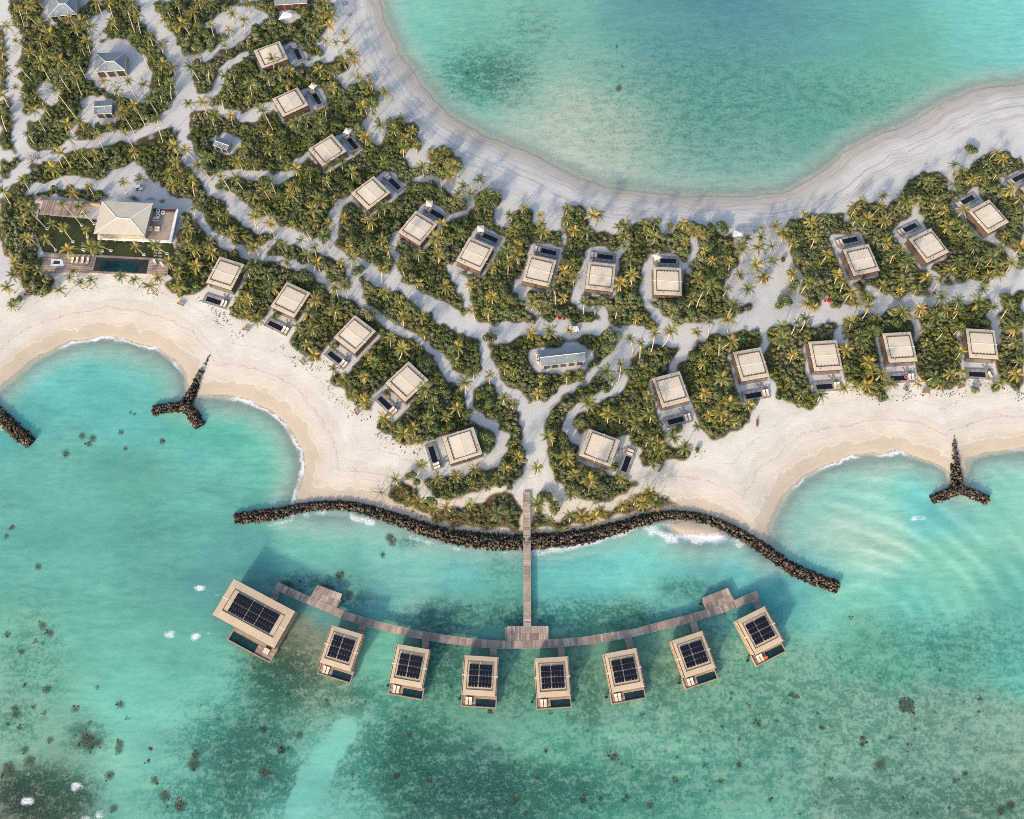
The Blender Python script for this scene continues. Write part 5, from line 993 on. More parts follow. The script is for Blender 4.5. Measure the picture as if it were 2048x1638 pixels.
# ================================================================== vegetation
def leaf_quads(C, Nn, S, rg):
    n = len(C); up = rg.normal(size=(n, 3)); Nn = Nn / np.linalg.norm(Nn, axis=1)[:, None]
    A = np.cross(Nn, up); A /= np.linalg.norm(A, axis=1)[:, None]; B = np.cross(Nn, A); S = S[:, None]
    P = np.stack([C - A * S, C - B * S * .55, C + A * S, C + B * S * .55], 1).reshape(-1, 3)
    return P, np.arange(4 * n).reshape(n, 4)
def shrub_arrays(seed, R, Hh, n, leaf=.2):
    rg = np.random.default_rng(seed); k_ = int(7 + R * 3); cen = []
    for i in range(k_):
        a_ = rg.random() * 6.28; q = (rg.random() ** .6) * R * .68; cen.append((q * math.cos(a_), q * math.sin(a_), Hh * (.42 + .3 * rg.random()) * (1 - .35 * (q / R) ** 2), R * rg.uniform(.26, .46)))
    cen = np.array(cen); w_ = cen[:, 3] ** 2; idx = rg.choice(k_, n, p=w_ / w_.sum()); d = rg.normal(size=(n, 3)); d[:, 2] = np.abs(d[:, 2]) * .9 - .25; d /= np.linalg.norm(d, axis=1)[:, None]
    rr = cen[idx, 3] * rg.uniform(.72, 1.08, n); C = cen[idx, :3] + d * rr[:, None] * np.array([1, 1, .8]); C[:, 2] = np.maximum(C[:, 2], .08)
    Nn = d + rg.normal(size=(n, 3)) * .55 + np.array([0, 0, .35]); S = rg.uniform(.7, 1.3, n) * leaf
    tone = rg.random(k_)[idx] * .5 + rg.random(n) * .5
    P, Fv = leaf_quads(C, Nn, S, rg); return P, Fv, np.repeat(tone, 4)
SH = []
for i in range(8):
    P, Fv, t = shrub_arrays(100 + i, 1.5, 1.9, 620, .20); SH.append(raw_mesh("shrub_foliage", P, Fv, M[{3: 'leaf2', 6: 'leaf3'}.get(i, 'leaf')], False, {"t": t}))
for i in range(3):
    P, Fv, t = shrub_arrays(200 + i, 1.2, 1.0, 330, .17); SH.append(raw_mesh("scrub_foliage", P, Fv, M['dry'], False, {"t": t}))
TR = []
for i in range(4):
    P, Fv, t = shrub_arrays(300 + i, 2.4, 3.6, 1500, .22); TR.append(raw_mesh("tree_crown", P, Fv, M['leaf2' if i == 1 else 'leaf'], False, {"t": t}))
def stem_mesh(h, s):
    b = MB(); R_ = random.Random(s)
    for i in range(4):
        a_ = R_.random() * 6.28; b.tube([(0, 0, 0), (.25 * math.cos(a_), .25 * math.sin(a_), h * .4), (.7 * math.cos(a_), .7 * math.sin(a_), h * .8)], [.09, .06, .03], 5)
    return b.mesh("stem", M['bark'])
STEM = [stem_mesh(1.6, i) for i in range(3)]
# dense grid of spots
rg = np.random.default_rng(12); stp = 1.25
XX, YY = np.meshgrid(np.arange(-238, 238, stp), np.arange(-70, 296, stp)); XX = (XX + rg.uniform(-.45, .45, XX.shape) * stp).ravel(); YY = (YY + rg.uniform(-.45, .45, YY.shape) * stp).ravel()
ok = veg_at(XX, YY, 1.6)
for dx_, dy_ in ((.75, 0), (-.75, 0), (0, .75), (0, -.75)): ok &= veg_at(XX + dx_, YY + dy_, 1.6)
XX, YY = XX[ok], YY[ok]
a_, b_ = topx(XX, YY, np.full(len(XX), 1.6)); inside = (a_ > -60) & (a_ < 2110) & (b_ > -60); XX, YY, a_, b_ = XX[inside], YY[inside], a_[inside], b_[inside]
scr = SCRUB.reshape(ry.shape)[np.clip(np.round(b_ / RS).astype(int), 0, ry.shape[0] - 1), np.clip(np.round(a_ / RS).astype(int), 0, ry.shape[1] - 1)]
big = vnoise(XX, YY, 11, 41); sc = rg.uniform(.62, 1.12, len(XX)) * (0.72 + .55 * big); 
ind = [i for i in np.where(~scr)[0] if rg.random() < 1]
order = sorted(ind, key=lambda i: -sc[i] - .25 * rg.random()); chosen = []; ch_xy = []
for i in order:
    if len(chosen) >= 300 - len(BUSH) + 1: break
    p = (XX[i], YY[i])
    if all((p[0] - q[0]) ** 2 + (p[1] - q[1]) ** 2 > 14 for q in ch_xy): chosen.append(i); ch_xy.append(p)
DIRS = ["right", "upper right", "above", "upper left", "left", "lower left", "below", "lower right"]
for nm_, a1, b1 in (("straight jetty's land end", 1053, 985), ("left Y shaped groyne", 375, 800), ("right Y shaped groyne", 1915, 940), ("ring road junction", 1068, 810), ("sand road junction at the left", 365, 215), ("left road fork", 62, 315), ("sandy beach passage", 1540, 560), ("road fork at the right edge", 1990, 585)): LM.append((a1, b1, nm_))
used_lab = {}
def where(px, py, kind_key):
    c = sorted(LM, key=lambda l: (l[0] - px) ** 2 + (l[1] - py) ** 2)[0]; ang = math.atan2(-(py - c[1]), px - c[0]); d = DIRS[int(round(ang / (math.pi / 4))) % 8]
    return c[2], d, math.hypot(px - c[0], py - c[1])
def label_all(items, fmt, skind):
    g = {}
    for o, px, py, ad in items:
        n_, d, r_ = where(px, py, skind); g.setdefault((n_, d), []).append((r_, o, ad))
    for (n_, d), L_ in g.items():
        L_.sort(key=lambda t: t[0]); last = len(L_)
        for i, (r_, o, ad) in enumerate(L_):
            rank = "nearest" if i == 0 else f"{ORD[min(i,19)]} nearest"
            dd = {"right": "right of", "left": "left of", "above": "above", "below": "below"}.get(d, d + " of")
            o["label"] = fmt(ad, rank, dd, n_)
shr = []
for i in chosen:
    h = int(rg.integers(0, 4)); s = float(sc[i]) * .82; root = empty("shrub", (XX[i], YY[i], gzs(XX[i], YY[i]) - .05), rg.random() * 6.28); root.scale = (s * .8, s * .8, s)
    f = link("foliage", TR[h], root); st_ = link("stem", STEM[h % 3], root); st_.scale = (1, 1, 1.4); shr.append((root, float(a_[i]), float(b_[i]), "tall" if sc[i] > 1.15 else "leafy")); root["category"] = "shrub"; root["group"] = "broad leaved shrubs among the villas"
for px, py, rr_ in BUSH[:-1]:
    X, Y, z = ground_at(px, py + rr_ * 2); h = int(rg.integers(0, 4)); s = rr_ / 2.1; root = empty("shrub", (X, Y, z - .05), rg.random() * 6.28); root.scale = (s, s, s * (.8 if rr_ > 2 else 1))
    link("foliage", TR[h], root); link("stem", STEM[h % 3], root); shr.append((root, px, py, "rounded")); root["category"] = "shrub"; root["group"] = "broad leaved shrubs among the villas"
label_all(shr, lambda ad, rk, d, n_: f"{ad} green shrub {rk} {d} the {n_}", "shrub")
def gn_scatter(name, X, Y, Zz, S, K, protos, seed):
    me = bpy.data.meshes.new(name); n = len(X); me.vertices.add(n); me.vertices.foreach_set("co", np.stack([X, Y, Zz], 1).astype(np.float32).ravel())
    r_ = np.random.default_rng(seed); rot = np.zeros((n, 3), np.float32); rot[:, 2] = r_.random(n) * 6.283; rot[:, 0] = r_.normal(size=n) * .1; rot[:, 1] = r_.normal(size=n) * .1
    A = me.attributes.new("rot", 'FLOAT_VECTOR', 'POINT'); A.data.foreach_set("vector", rot.ravel())
    A = me.attributes.new("sc", 'FLOAT_VECTOR', 'POINT'); A.data.foreach_set("vector", np.asarray(S, np.float32).ravel())
    A = me.attributes.new("k", 'INT', 'POINT'); A.data.foreach_set("value", np.asarray(K, np.int32))
    o = link(name, me); ng = bpy.data.node_groups.new(name, 'GeometryNodeTree')
    ng.interface.new_socket("Geometry", in_out='INPUT', socket_type='NodeSocketGeometry'); ng.interface.new_socket("Geometry", in_out='OUTPUT', socket_type='NodeSocketGeometry')
    gi, go, jn = ng.nodes.new("NodeGroupInput"), ng.nodes.new("NodeGroupOutput"), ng.nodes.new("GeometryNodeJoinGeometry")
    def na(nm_, ty):
        q = ng.nodes.new("GeometryNodeInputNamedAttribute"); q.data_type = ty; q.inputs[0].default_value = nm_; return q.outputs[0]
    kr, ks, kk = na("rot", 'FLOAT_VECTOR'), na("sc", 'FLOAT_VECTOR'), na("k", 'INT')
    for i, po in enumerate(protos):
        oi = ng.nodes.new("GeometryNodeObjectInfo"); oi.inputs[0].default_value = po; oi.transform_space = 'ORIGINAL'; oi.inputs[1].default_value = True
        cp = ng.nodes.new("FunctionNodeCompare"); cp.data_type = 'INT'; cp.operation = 'EQUAL'; ng.links.new(kk, cp.inputs[2]); cp.inputs[3].default_value = i
        ip = ng.nodes.new("GeometryNodeInstanceOnPoints"); ng.links.new(gi.outputs[0], ip.inputs["Points"]); ng.links.new(cp.outputs[0], ip.inputs["Selection"]); ng.links.new(oi.outputs["Geometry"], ip.inputs["Instance"]); ng.links.new(kr, ip.inputs["Rotation"]); ng.links.new(ks, ip.inputs["Scale"]); ng.links.new(ip.outputs[0], jn.inputs[0])
    ng.links.new(jn.outputs[0], go.inputs[0]); md = o.modifiers.new("scatter", 'NODES'); md.node_group = ng; return o
# the thicket: everything beyond the 300 single shrubs; its 11 source clumps stand in the thicket themselves
src = []
free = [i for i in range(len(XX)) if i not in set(chosen)]
def_i = rg.choice(free, 11, replace=False); 
thick_root = None; free = np.array([i for i in free if i not in set(def_i.tolist())])
n = len(free); K = np.where(scr[free], rg.integers(8, 11, n), rg.integers(0, 8, n)); K = np.where(~scr[free] & (rg.random(n) < .035), 9, K); sp_ = vnoise(XX[free], YY[free], 7, 91); K = np.where(~scr[free] & (sp_ > .66) & (rg.random(n) < .7), 3, K); K = np.where(~scr[free] & (sp_ < .30) & (rg.random(n) < .6), 6, K); gap = vnoise(XX[free], YY[free], 3, 92); K = np.where(scr[free] & (rg.random(n) < .35), rg.integers(0, 8, n), K)
S = (sc[free] * .8)[:, None] * np.array([1, 1, 1]) * np.stack([np.ones(n), np.ones(n), rg.uniform(.75, 1.25, n)], 1); S[scr[free]] *= .72
for kk_, i in enumerate(def_i):
    o = link("thicket_shrub" if kk_ < 8 else "scrub_clump", SH[kk_]); o.location = (XX[i], YY[i], gzs(XX[i], YY[i]) - .05); tag(o, kind="stuff"); src.append(o)
th = gn_scatter("shrub_thicket", XX[free], YY[free], gz(XX[free], YY[free]) - .08, S, K, src, 3); tag(th, kind="stuff")
# creepers and seedlings on the sand along the hedges
EDGE = ["395,600,425,610,455,640,475,672,500,665", "560,690,570,705,600,730,640,735,650,722", "655,765,660,790,690,810,705,835,745,832", "745,862,770,880,800,895,825,905,860,895", "780,985,830,1030,880,1050,950,1063,1045,1067", "1062,1066,1150,1056,1220,1045,1290,1027,1360,1016", "1700,783,1760,800,1850,785,1910,790,1960,765,2010,775,2048,795", "150,562,172,575,195,575", "275,572,310,590,320,585", "420,620,435,632,440,650", "1390,912,1405,900", "1520,500,1550,520,1500,550", "170,170,230,165,270,190", "90,170,110,200"]
tx, ty = [], []
for s_ in EDGE:
    P = pts(s_)
    for i in range(len(P) - 1):
        L = np.hypot(*(P[i + 1] - P[i])); n_ = int(L * .6)
        for _ in range(n_):
            q = P[i] + (P[i + 1] - P[i]) * R_.random() + np.array([R_.gauss(0, 5), R_.gauss(0, 5)]); X, Y, _z = at(q[0], q[1], 1.1); tx.append(X); ty.append(Y)
tx, ty = np.array(tx), np.array(ty); n = len(tx); s_ = rg.uniform(.06, .2, n)
cr_ = gn_scatter("creeping_beach_plants", tx, ty, gz(tx, ty) - .03, s_[:, None] * np.array([1, 1, .8]), np.where(rg.random(n) < .3, rg.integers(0, 8, n), rg.integers(8, 11, n)), src, 9); tag(cr_, kind="stuff")
# bare branches on the beach
def bare(px, py, s, label):
    X, Y, z = ground_at(px, py); b = MB(); R2 = random.Random(int(px)); 
    for i in range(9):
        a0 = R2.random() * 6.28; P = [Vector((0, 0, 0))]; d = Vector((math.cos(a0), math.sin(a0), .5))
        for j in range(5): d = (d + Vector((R2.gauss(0, .35), R2.gauss(0, .35), R2.gauss(0, .15)))).normalized(); P.append(P[-1] + d * s * .22)
        b.tube(P, [.07, .055, .045, .035, .025, .015], 4)
        for j in (2, 3, 4):
            e = Vector((R2.gauss(0, 1), R2.gauss(0, 1), .4)).normalized(); b.tube([P[j], P[j] + e * s * .25, P[j] + e * s * .42], [.035, .025, .012], 4)
    o = b.obj("bare_shrub", M['bark']); o.location = (X, Y, z); tag(o, label, "bare shrub")
bare(762, 985, 4.2, "leafless branching shrub at the left tip of the beach scrub"); bare(782, 970, 3.4, "leafless shrub just above the left tip of the beach scrub"); bare(982, 668, 3.0, "sparse grey shrub by the road left of the shed island"); bare(65, 325, 3.5, "sparse grey tree by the left road fork"); bare(76, 318, 3.0, "sparse grey tree just right of the left road fork")

# ------------------------------------------------------------------ palms
def crown_arrays(seed, yellow=.2, nf=17, L0=3.05):
    rg = np.random.default_rng(seed); V, Fq, T = [], [], []; n0 = 0
    for f in range(nf):
        ring = f / nf; az_ = f * 2.39996 + rg.normal() * .18; el0 = math.radians(72 - 78 * ring + rg.normal() * 7); L = L0 * rg.uniform(.82, 1.1) * (.75 + .25 * ring); droop = rg.uniform(.8, 1.5) + .35 * ring
        d = np.array([math.cos(az_), math.sin(az_), 0.0]); side = np.array([-d[1], d[0], 0.0]); p = np.zeros(3); el_ = el0; n = 9; pt = [p.copy()]; els = [el_]
        for j in range(n):
            el_ -= droop / n * (0.5 + j / n); p = p + (d * math.cos(el_) + np.array([0, 0, 1.0]) * math.sin(el_)) * L / n; pt.append(p.copy()); els.append(el_)
        tone = rg.random() * .34 + (0.55 if rg.random() < yellow * (.4 + 1.2 * ring) else 0); tilt = rg.normal() * .25
        for j in range(1, n + 1):
            u = j / n; ll = (.95 * math.sin(math.pi * min(1, .12 + u * .82)) ** .8) * .66; fwd = (d * math.cos(els[j]) + np.array([0, 0, 1.0]) * math.sin(els[j]))
            for sg in (-1, 1):
                for h in (0, .5):
                    base = pt[j] - (pt[j] - pt[j - 1]) * h; out = sg * side * math.cos(.45 + tilt * sg) + np.array([0, 0, -1.0]) * math.sin(.45 + tilt * sg) + fwd * .55; out = out / np.linalg.norm(out) * ll * rg.uniform(.8, 1.1)
                    w_ = fwd * .062; V += [base - w_, base + w_, base + out * .6 + w_ * .7, base + out]; Fq.append([n0, n0 + 1, n0 + 2, n0 + 3]); n0 += 4
                    tt = min(1, tone + rg.random() * .22 + .12 * u); T += [tt] * 4
        for j in range(n):
            w_ = side * (.055 * (1 - .7 * j / n)); V += [pt[j] - w_, pt[j] + w_, pt[j + 1] + w_ * .8, pt[j + 1] - w_ * .8]; Fq.append([n0, n0 + 1, n0 + 2, n0 + 3]); n0 += 4; T += [min(1, tone + .3)] * 4
    return np.array(V), np.array(Fq), np.array(T)
CR = [crown_arrays(500 + i, y, nf) for i, (y, nf) in enumerate(((.05, 15), (.1, 13), (.2, 14), (.05, 16), (.5, 13), (.1, 12), (.85, 11), (.25, 15), (.1, 13), (.55, 14)))]
CM = [raw_mesh("palm_crown", V, Fv, M['frond'], False, {"t": T}) for V, Fv, T in CR]
def trunk_arrays(top, bend, seed):
    P = []; n = 7; R2 = random.Random(seed); side = Vector((-top.y, top.x, 0)); side = side.normalized() * bend if side.length > .01 else Vector((bend, 0, 0))
    for i in range(n + 1):
        u = i / n; q = Vector((top.x * u ** 1.25, top.y * u ** 1.25, top.z * u)) + side * math.sin(u * math.pi); P.append(q)
    b = MB(); b.tube(P, [.24] + [.165 - .05 * (i / n) for i in range(1, n + 1)], 6); return b
PAL = {}
PAL['0,0'] = "150,70,195,215;60,210;300,10,345,60;210,120,315,210;250,40,290,100;150,530,270,665;25,410,15,470;45,545;330,500,410,655;470,590,580,755;610,630,665,775;440,720,625,960;395,270,435,345;320,330,350,430;650,380,690,470;380,430,420,520;620,490,690,625;700,330,725,435;870,20,925,190;890,170,970,270;780,20,860,220;1020,80,1085,280;1100,130,1140,310;1050,20,1110,100;1195,280,1245,415;1290,360,1310,440;1315,510,1350,580;1140,420,1190,540;1365,660,1375,800;1380,540;1260,600,1280,690;1275,740,1300,830;1190,790,1265,915;1150,675;1030,650,1095,790;940,720,960,800;1070,840,1165,1005;980,900,1075,1060;970,790;1255,950,1305,1140;1000,1060,1080,1200;780,1075,860,1260;540,985,600,1090;545,1100,610,1230;640,970;700,1030,740,1070;870,1000,905,1060;440,1210,505,1345;490,1220,575,1345;650,1230,755,1355;760,1230,800,1305;220,1070,285,1160;270,890,370,1060;130,700,230,770;200,800;340,850,420,945;20,760,75,860;10,920,55,1050;420,1340,570,1500;180,1430,255,1550;25,1530,90,1640;1070,1220,1080,1270;1390,1160,1430,1250;1480,1200,1600,1330;1590,1320,1690,1440;1410,1290,1430,1370;1350,1390;1440,1390;1540,1440,1560,1580;1380,1480,1400,1560;1460,1500;990,1460,1010,1550;1120,1430,1130,1490;590,1550;710,1490,765,1580;1660,1250,1700,1310;1900,1290,1940,1360;2020,1300,2040,1360;1770,1410,1845,1530;1880,1430,1960,1540;2020,1570,2040,1620;1940,1190,,,y;1525,540,1600,655;1665,550,1675,660;1830,570;1860,590,1880,665;1810,690,1860,760;2000,670,2020,780;1790,610;1510,830,1545,890;1620,820,1665,940;1715,920,1710,1020;1850,920,1860,1000;1770,790,1790,870;1980,800,1990,870;1550,90,1580,220;1460,190,1530,300;1340,80;1290,90;1370,210,1450,300;1320,160;1690,200,1725,330;1835,240,1860,330;1860,110,1870,190;1950,160,1965,265;1990,30,1995,100;1590,20,1615,90;1680,20,1685,90;1570,420,1610,500;1800,370,1815,430;1420,40;600,230,,,y;560,150;650,170;720,210;340,190;830,650;130,330;240,420;480,480;560,560;300,760;520,160"
PAL['512,0'] = "560,20;600,130,600,200;590,200,,,y;490,200,490,275;440,260;545,110;560,330,545,370,y;640,340;710,265,,,y;720,340;770,440;740,420;700,490,730,560,y;790,500,795,570,y;510,560,520,620,y;610,560;130,470,150,580;90,600,115,705;190,580,205,675;270,570,280,625;250,670;820,620;900,610;915,670;1030,740,1035,800;620,700;710,830,710,880;920,830;940,910,950,960,y;850,850;555,870,565,970;470,900,475,940,y;400,960,420,1035;330,980,345,1060;290,985,310,1035;510,1010;440,1070,460,1145;215,1070,225,1115;60,890,140,1045;20,850,,,y;35,1030;180,1150;190,1220,200,1280;95,1200,125,1260;100,1090,150,1130;240,1310;320,1350,330,1420;430,1370,440,1465;590,1320,600,1390;690,1290,695,1360;765,1370,765,1450;780,1230;1020,1290,1025,1320;560,1440,615,1530,y;120,1450,170,1570;60,1520,120,1610,y;270,1540,350,1620;500,1580,530,1635;620,1590;310,1480;30,1300,,,y;990,1000,1010,1080;1080,970;1170,950,1180,990;1110,1040;1250,1040;1200,1110;1180,1180,1180,1250;1280,1170,1285,1220;880,1100;1490,1210;1410,1240;1450,1280;1560,1290;1600,1330;1330,1340;1480,1400,1485,1500;1560,1400,1570,1450;1400,1320;1790,1440,1790,1500;1660,1490;1620,1550,1635,1600;1720,1550;1850,1550;1920,1550;1830,1610"
PAL['0,400'] = "230,70,375,230;150,40;500,30,650,200;630,50,755,190;680,110;420,190,495,245;510,220,585,333;365,310,445,400;245,300,310,375;190,150;545,395,665,395,y;690,240,700,300,y;780,370,890,403;720,370,820,407;1085,370,1153,437;1240,360,1335,428;1350,490,1385,555;310,560,340,605;200,550,250,590;560,620;590,570,610,610;650,660;730,640,735,665;970,610,1020,660;1080,640;1270,620,1275,650;1200,690,1215,750;60,700;100,850,135,880;480,720,510,770;1490,150;1500,230;1430,570;1440,690,1470,720;1560,390,1610,470;1500,350,1525,410;1690,415,1705,495;1570,520;1680,340;1550,70,1565,150;1620,30,1630,70;1740,120,1750,165;1810,120,1815,190;1850,260,1880,320;1760,240;2030,130,2046,205;2030,380;1980,560,2000,635;2030,520;1920,810;1990,790,2030,850;1960,920;60,420;120,500;200,300;110,600"
PAL['512,400'] = "120,190,155,320;460,70,540,130;60,70;10,130,20,260;280,200,330,255;390,230,445,320;585,190,600,245;545,290,585,385;470,180;40,330,90,380;360,320,385,430;470,380,485,460;410,440,420,500;490,500,515,575;215,360;680,500;770,460,765,540;705,140,715,175,y;520,10,550,75;990,70,980,140;1035,50,1030,130;1130,80,1135,130;880,140,900,220;925,170,940,265,y;905,360,925,420;1010,310;1060,390,1085,510;750,380;1010,560,1010,670;1160,520,1190,615;1310,660,1290,710;1295,420,1305,495;1460,430,1460,510,y;1435,300,1450,390;1490,190,1485,290,y;1570,300,1570,360,y;1640,270;1830,40,1835,95;2035,120;1890,530,1890,600,y;2020,510,2015,600;2010,400,2010,470;1950,460,1950,510;1890,770,1895,835,y;1710,880,1755,950;1855,890,1865,975;1710,680;1520,690;1030,740;1150,790;1185,930,1175,1025;1330,930,1330,1000;1330,1060,1345,1110;1620,1170,1620,1255,y;1590,1290;1740,1370,1745,1430;1670,1460,1680,1560;1870,1400,1870,1480;1985,1340,1990,1400;1175,1180,1145,1280;1085,1090,1080,1185;945,1290,970,1335;905,1240,,,y;710,690,730,795;640,700,655,775;635,880,645,955;470,800,485,885,y;430,900,445,950;450,1020,465,1080;360,1060,360,1100;330,1000;410,1150,,,y;465,1240,475,1285;90,580,105,645;130,690,150,760;20,540,20,600;250,500;10,960,30,1000;1350,1510,1360,1590;620,1350,630,1395;870,1410,865,1470,y;700,1440;870,1590,,,y;770,1560;1990,1580,1975,1640"
PAL['1024,400'] = "95,60;230,120,,,y;240,190,240,230;250,250,,,y;440,150;540,90;500,240,,,y;440,70;600,250,600,320;650,120,665,200;700,120;850,220;900,200;900,290;1090,260;1060,190;1150,170;1140,290;900,370;940,470;1370,180;1450,240;1390,330;1540,400,1525,455,y;1550,270;1600,480,,,y;1840,400,1850,500;1830,360;1740,490,1730,580;1880,310,1870,350;1990,220,2005,280;1990,300;1970,380,1960,450;1950,520,1965,620;2010,620;1890,710,1850,780;1725,710,1690,770;1820,600,1820,640;45,360,35,415;20,230;40,440;320,700,350,850;240,870,220,910;410,780,430,820,y;415,560,415,605;380,630,375,660,y;500,620,490,680;480,500;570,820,575,920;670,840,665,915;870,660,870,740,y;840,880,825,955;965,590,950,695,y;160,830;1280,890,1280,945;1440,790,1410,875;1540,720,1475,870;1600,680,1550,775;1490,620;1775,840,1735,910;1730,960,1720,1070;1580,980,1565,1100;1475,1060,1475,1110;1000,950,,,y;150,1060,,,y;305,1050,305,1090;455,1040,460,1070,y;945,1110,965,1240;1030,1145,1025,1280;1140,1070,1100,1245;1270,1050,1200,1175;1560,1190,1545,1240,y;1760,1130,1670,1190;1660,1140,1655,1250;1525,1300,1490,1360,y;1680,1420,1675,1495;870,1310,855,1440;435,1400,440,1480;545,1410,545,1440;240,1430;205,1540,205,1605,y;10,1370,15,1410;1545,1540,,,y;1100,1570;800,1440,800,1505;755,1370,760,1410;610,1610;1740,1620,,,y"
PAL['1536,400'] = "290,110,,,y;345,170,300,220,y;460,140;370,300,335,400;475,430,415,525;560,590,525,680;610,650,575,745;670,740,610,815;200,340;120,260,110,330;30,370;40,490,25,520;60,210;200,590,175,680;320,660,265,745;690,60;700,160;800,150;930,160,895,240;900,50;1000,80;1170,20;1100,10;1350,20;1410,80,1370,125;1440,210;1560,80,1495,165,y;1545,230;950,340;860,330;1005,430,975,510;1060,390;1140,450,1090,540;1120,500,1100,580;1650,390,1620,440;1520,490;1460,570,,,y;1690,490;1620,570;1800,460,1735,545;1870,380;1900,280,1870,330;2020,370;1840,540;1760,600,,,y;1850,600,,,y;1950,500,1905,580;910,680;1060,730,1010,750,y;1090,650;1190,710,1160,760;1270,620,,,y;1375,640,1315,730;1390,780,1340,850;1720,710,1690,770;800,770;700,830,680,940;800,850,740,965;315,830,270,950;370,860,310,985;295,950,255,1055;230,980,190,1070;110,1010,85,1070;115,1110,80,1190;655,970,650,1035;1080,890,1045,950;1220,870,1205,950,y;1340,920,1300,975;1420,880,,,y;1520,800,1490,895;1530,880,1480,955;1680,810,1650,885;1930,850,1860,955;1800,860;830,1050,800,1110;730,1080;760,1150,745,1200;200,1230,180,1285,y;870,940;1270,1020;1400,1060,1345,1125;1270,1140,1265,1170,y;1530,1030,1480,1080;1545,1210,1495,1285,y;1975,1020,1920,1100;1985,1140;1920,1370;1990,1390,,,y;2010,1290,,,y;620,1200,,,y;810,1290,820,1300,y;830,1360,800,1400,y;910,1390,845,1470;790,1480,775,1525,y;980,1470;610,1500,580,1570;420,1560,395,1610;270,1550,240,1600;180,1460,175,1480;700,1490;1200,1470,1165,1500;1330,1410;1370,1470;1460,1390,,,y;1570,1430,1550,1465;1860,1460,1840,1485,y;1560,1370,,,y"
PAL['1536,0'] = "1490,1320,1480,1380;1830,1220,,,y;1880,1270,,,y;1760,1300;1290,1450,,,y;1380,1500;1360,1580,1340,1620,y;1640,1430;1720,1400;1830,1390,1800,1440;1550,1370;1090,1580;1190,1600;920,1570;750,1610;1500,1480;1940,1510,1900,1580,y;2020,1590;1230,1440"
PAL['512,800'] = "870,20,,,y;1030,150,1035,185;1380,150,1420,200;1260,220,1260,245,y;1185,270,1190,300,y;1300,330;1415,20,1420,90;1610,60,1635,140,y;1520,130,1525,150,y;1320,520;1115,630,1130,680;1990,540,1985,580,y;1750,560;1940,620;1420,870;1520,860;1710,830,1715,865;1230,810;1300,820;1930,900,1935,930;1600,600;1450,620;1850,700"
PAL['1024,800'] = "20,30;285,290,325,375;50,450,50,490;200,540,200,590;605,20,605,95;770,110,760,195;870,120,870,190;940,70;1100,110,1095,195;1000,180,1000,225;1110,330;1170,350;1190,400,,,y;1090,420;1170,260;1290,240;1290,300;1385,380,1355,430;1130,520;1480,210,1465,245;1575,120;1670,90;1760,40;1890,40,1890,75;1730,140;1800,160;440,460,470,500;620,640,620,700;500,590;875,620,870,665;470,760;200,830,190,880;340,840,335,870;460,920,460,970;665,930,665,960;715,890;885,840,880,880;980,800;1050,820;1100,740,1105,765,y;1150,820;300,960;560,930"
pal = []
for key, s_ in PAL.items():
    ox_, oy_ = [float(t) for t in key.split(',')]
    for row in s_.split(';'):
        q = row.split(','); cx, cy = ox_ + float(q[0]) / 4, oy_ + float(q[1]) / 4
        base = (ox_ + float(q[2]) / 4, oy_ + float(q[3]) / 4) if len(q) > 3 and q[2] else None
        pal.append((cx, cy, base, 'y' in q))
prng = random.Random(77); P_ = []
for i, (cx, cy, base, yl) in enumerate(pal):
    if base is None:
        h = prng.uniform(3.4, 5.2); T_ = Vector(at(cx, cy, h + 1.2)); dx, dy = prng.gauss(0, .5), prng.gauss(-.2, .5); B = (T_.x + dx, T_.y + dy)
    else:
        B = at(base[0], base[1], 1.6)[:2]; best = None
        for hh in np.arange(3.2, 12.5, .2):
            T_ = Vector(at(cx, cy, float(hh) + 1.2)); d = math.hypot(T_.x - B[0], T_.y - B[1]) + .12 * abs(hh - 7)
            if best is None or d < best[0]: best = (d, float(hh))
        h = best[1]; T_ = Vector(at(cx, cy, h + 1.2))
    z0 = gzs(*B); P_.append((cx, cy, B, T_, z0, yl, base is not None, h))
rank = sorted(range(len(P_)), key=lambda i: (not P_[i][6], -P_[i][1] * .004 - P_[i][7] * .1)); indiv = set(rank[:300]); items = []; sV, sF, sT, tb = [], [], [], MB(); n0 = 0
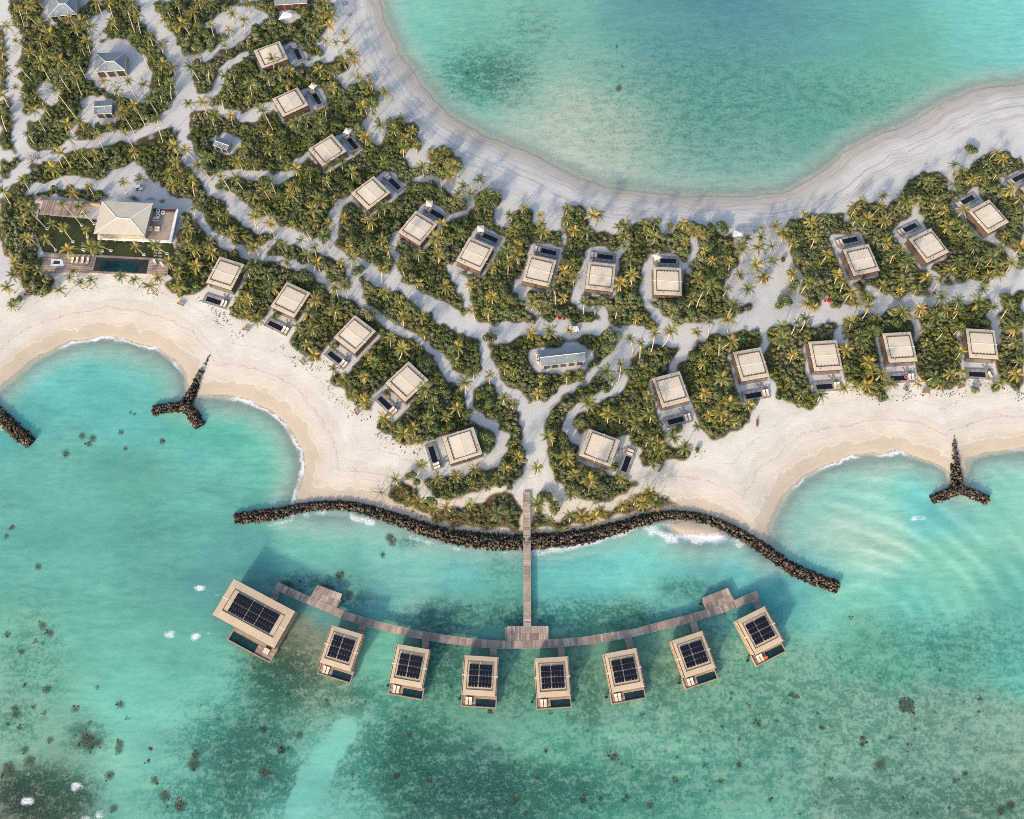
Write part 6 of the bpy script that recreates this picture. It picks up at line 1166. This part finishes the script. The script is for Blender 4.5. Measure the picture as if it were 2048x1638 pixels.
for i, (cx, cy, B, T_, z0, yl, vis_, h) in enumerate(P_):
    ki = prng.choice((4, 6, 9) if yl else (0, 1, 2, 3, 5, 7, 8)); s = prng.uniform(.76, 1.28); s = s * (.85 if h < 4 else 1.0); top = Vector((T_.x - B[0], T_.y - B[1], T_.z - z0)); bend = prng.gauss(0, .35)
    if i in indiv:
        root = empty("palm_tree", (B[0], B[1], z0), 0); trunk_arrays(top, bend, i).obj("trunk", M['trunk'], root, True); o = link("crown", CM[ki], root); o.location = top; o.scale = (s, s, s); o.rotation_euler = (prng.gauss(0, .12), prng.gauss(0, .12), prng.random() * 6.28)
        root["category"] = "palm tree"; root["group"] = "coconut palms across the island"; items.append((root, cx, cy, ("yellowish" if yl else "green") + (" tall" if h > 8 else "")))
    else:
        V, Fv, T = CR[ki]; R3 = np.array(Matrix.Rotation(prng.random() * 6.28, 3, 'Z')); sV.append(V @ R3.T * s + np.array(T_)); sF.append(Fv + n0); n0 += len(V); sT.append(T)
        t_ = trunk_arrays(top, bend, i); off = len(tb.v); tb.v += [(x + B[0], y + B[1], z + z0) for x, y, z in t_.v]; tb.f += [[k_ + off for k_ in f] for f in t_.f]; tb.c += t_.c
label_all(items, lambda ad, rk, d, n_: f"{ad} palm {rk} {d} the {n_}", "palm")
if sV:
    g = link("palm_grove", raw_mesh("palm_grove", np.vstack(sV), np.vstack(sF), M['frond'], False, {"t": np.concatenate(sT)})); tag(g, kind="stuff")
    tb.obj("trunks", M['trunk'], g, True)
# white gravel rings round the lawn palms
for i, (a_, b_) in enumerate(((378, 230), (495, 245), (655, 200), (755, 190), (585, 333), (445, 400), (665, 395), (820, 407), (890, 403), (1153, 437), (1337, 428), (700, 295))):
    x, y, _ = at(a_ / 4, 400 + b_ / 4, 1.37); V, Fv = ring_mesh(.45, .12, 16, 6); o = link("gravel_ring", raw_mesh("gravel_ring", V, Fv, M['white'], True)); o.location = (x, y, 1.38)
    tag(o, f"white ring around a palm base, {ORD[i]} counted from the top left of the lawn", "gravel ring", "white rings around the lawn palms")
print("palms", len(P_), "thicket", len(free), "objects", len(bpy.data.objects))
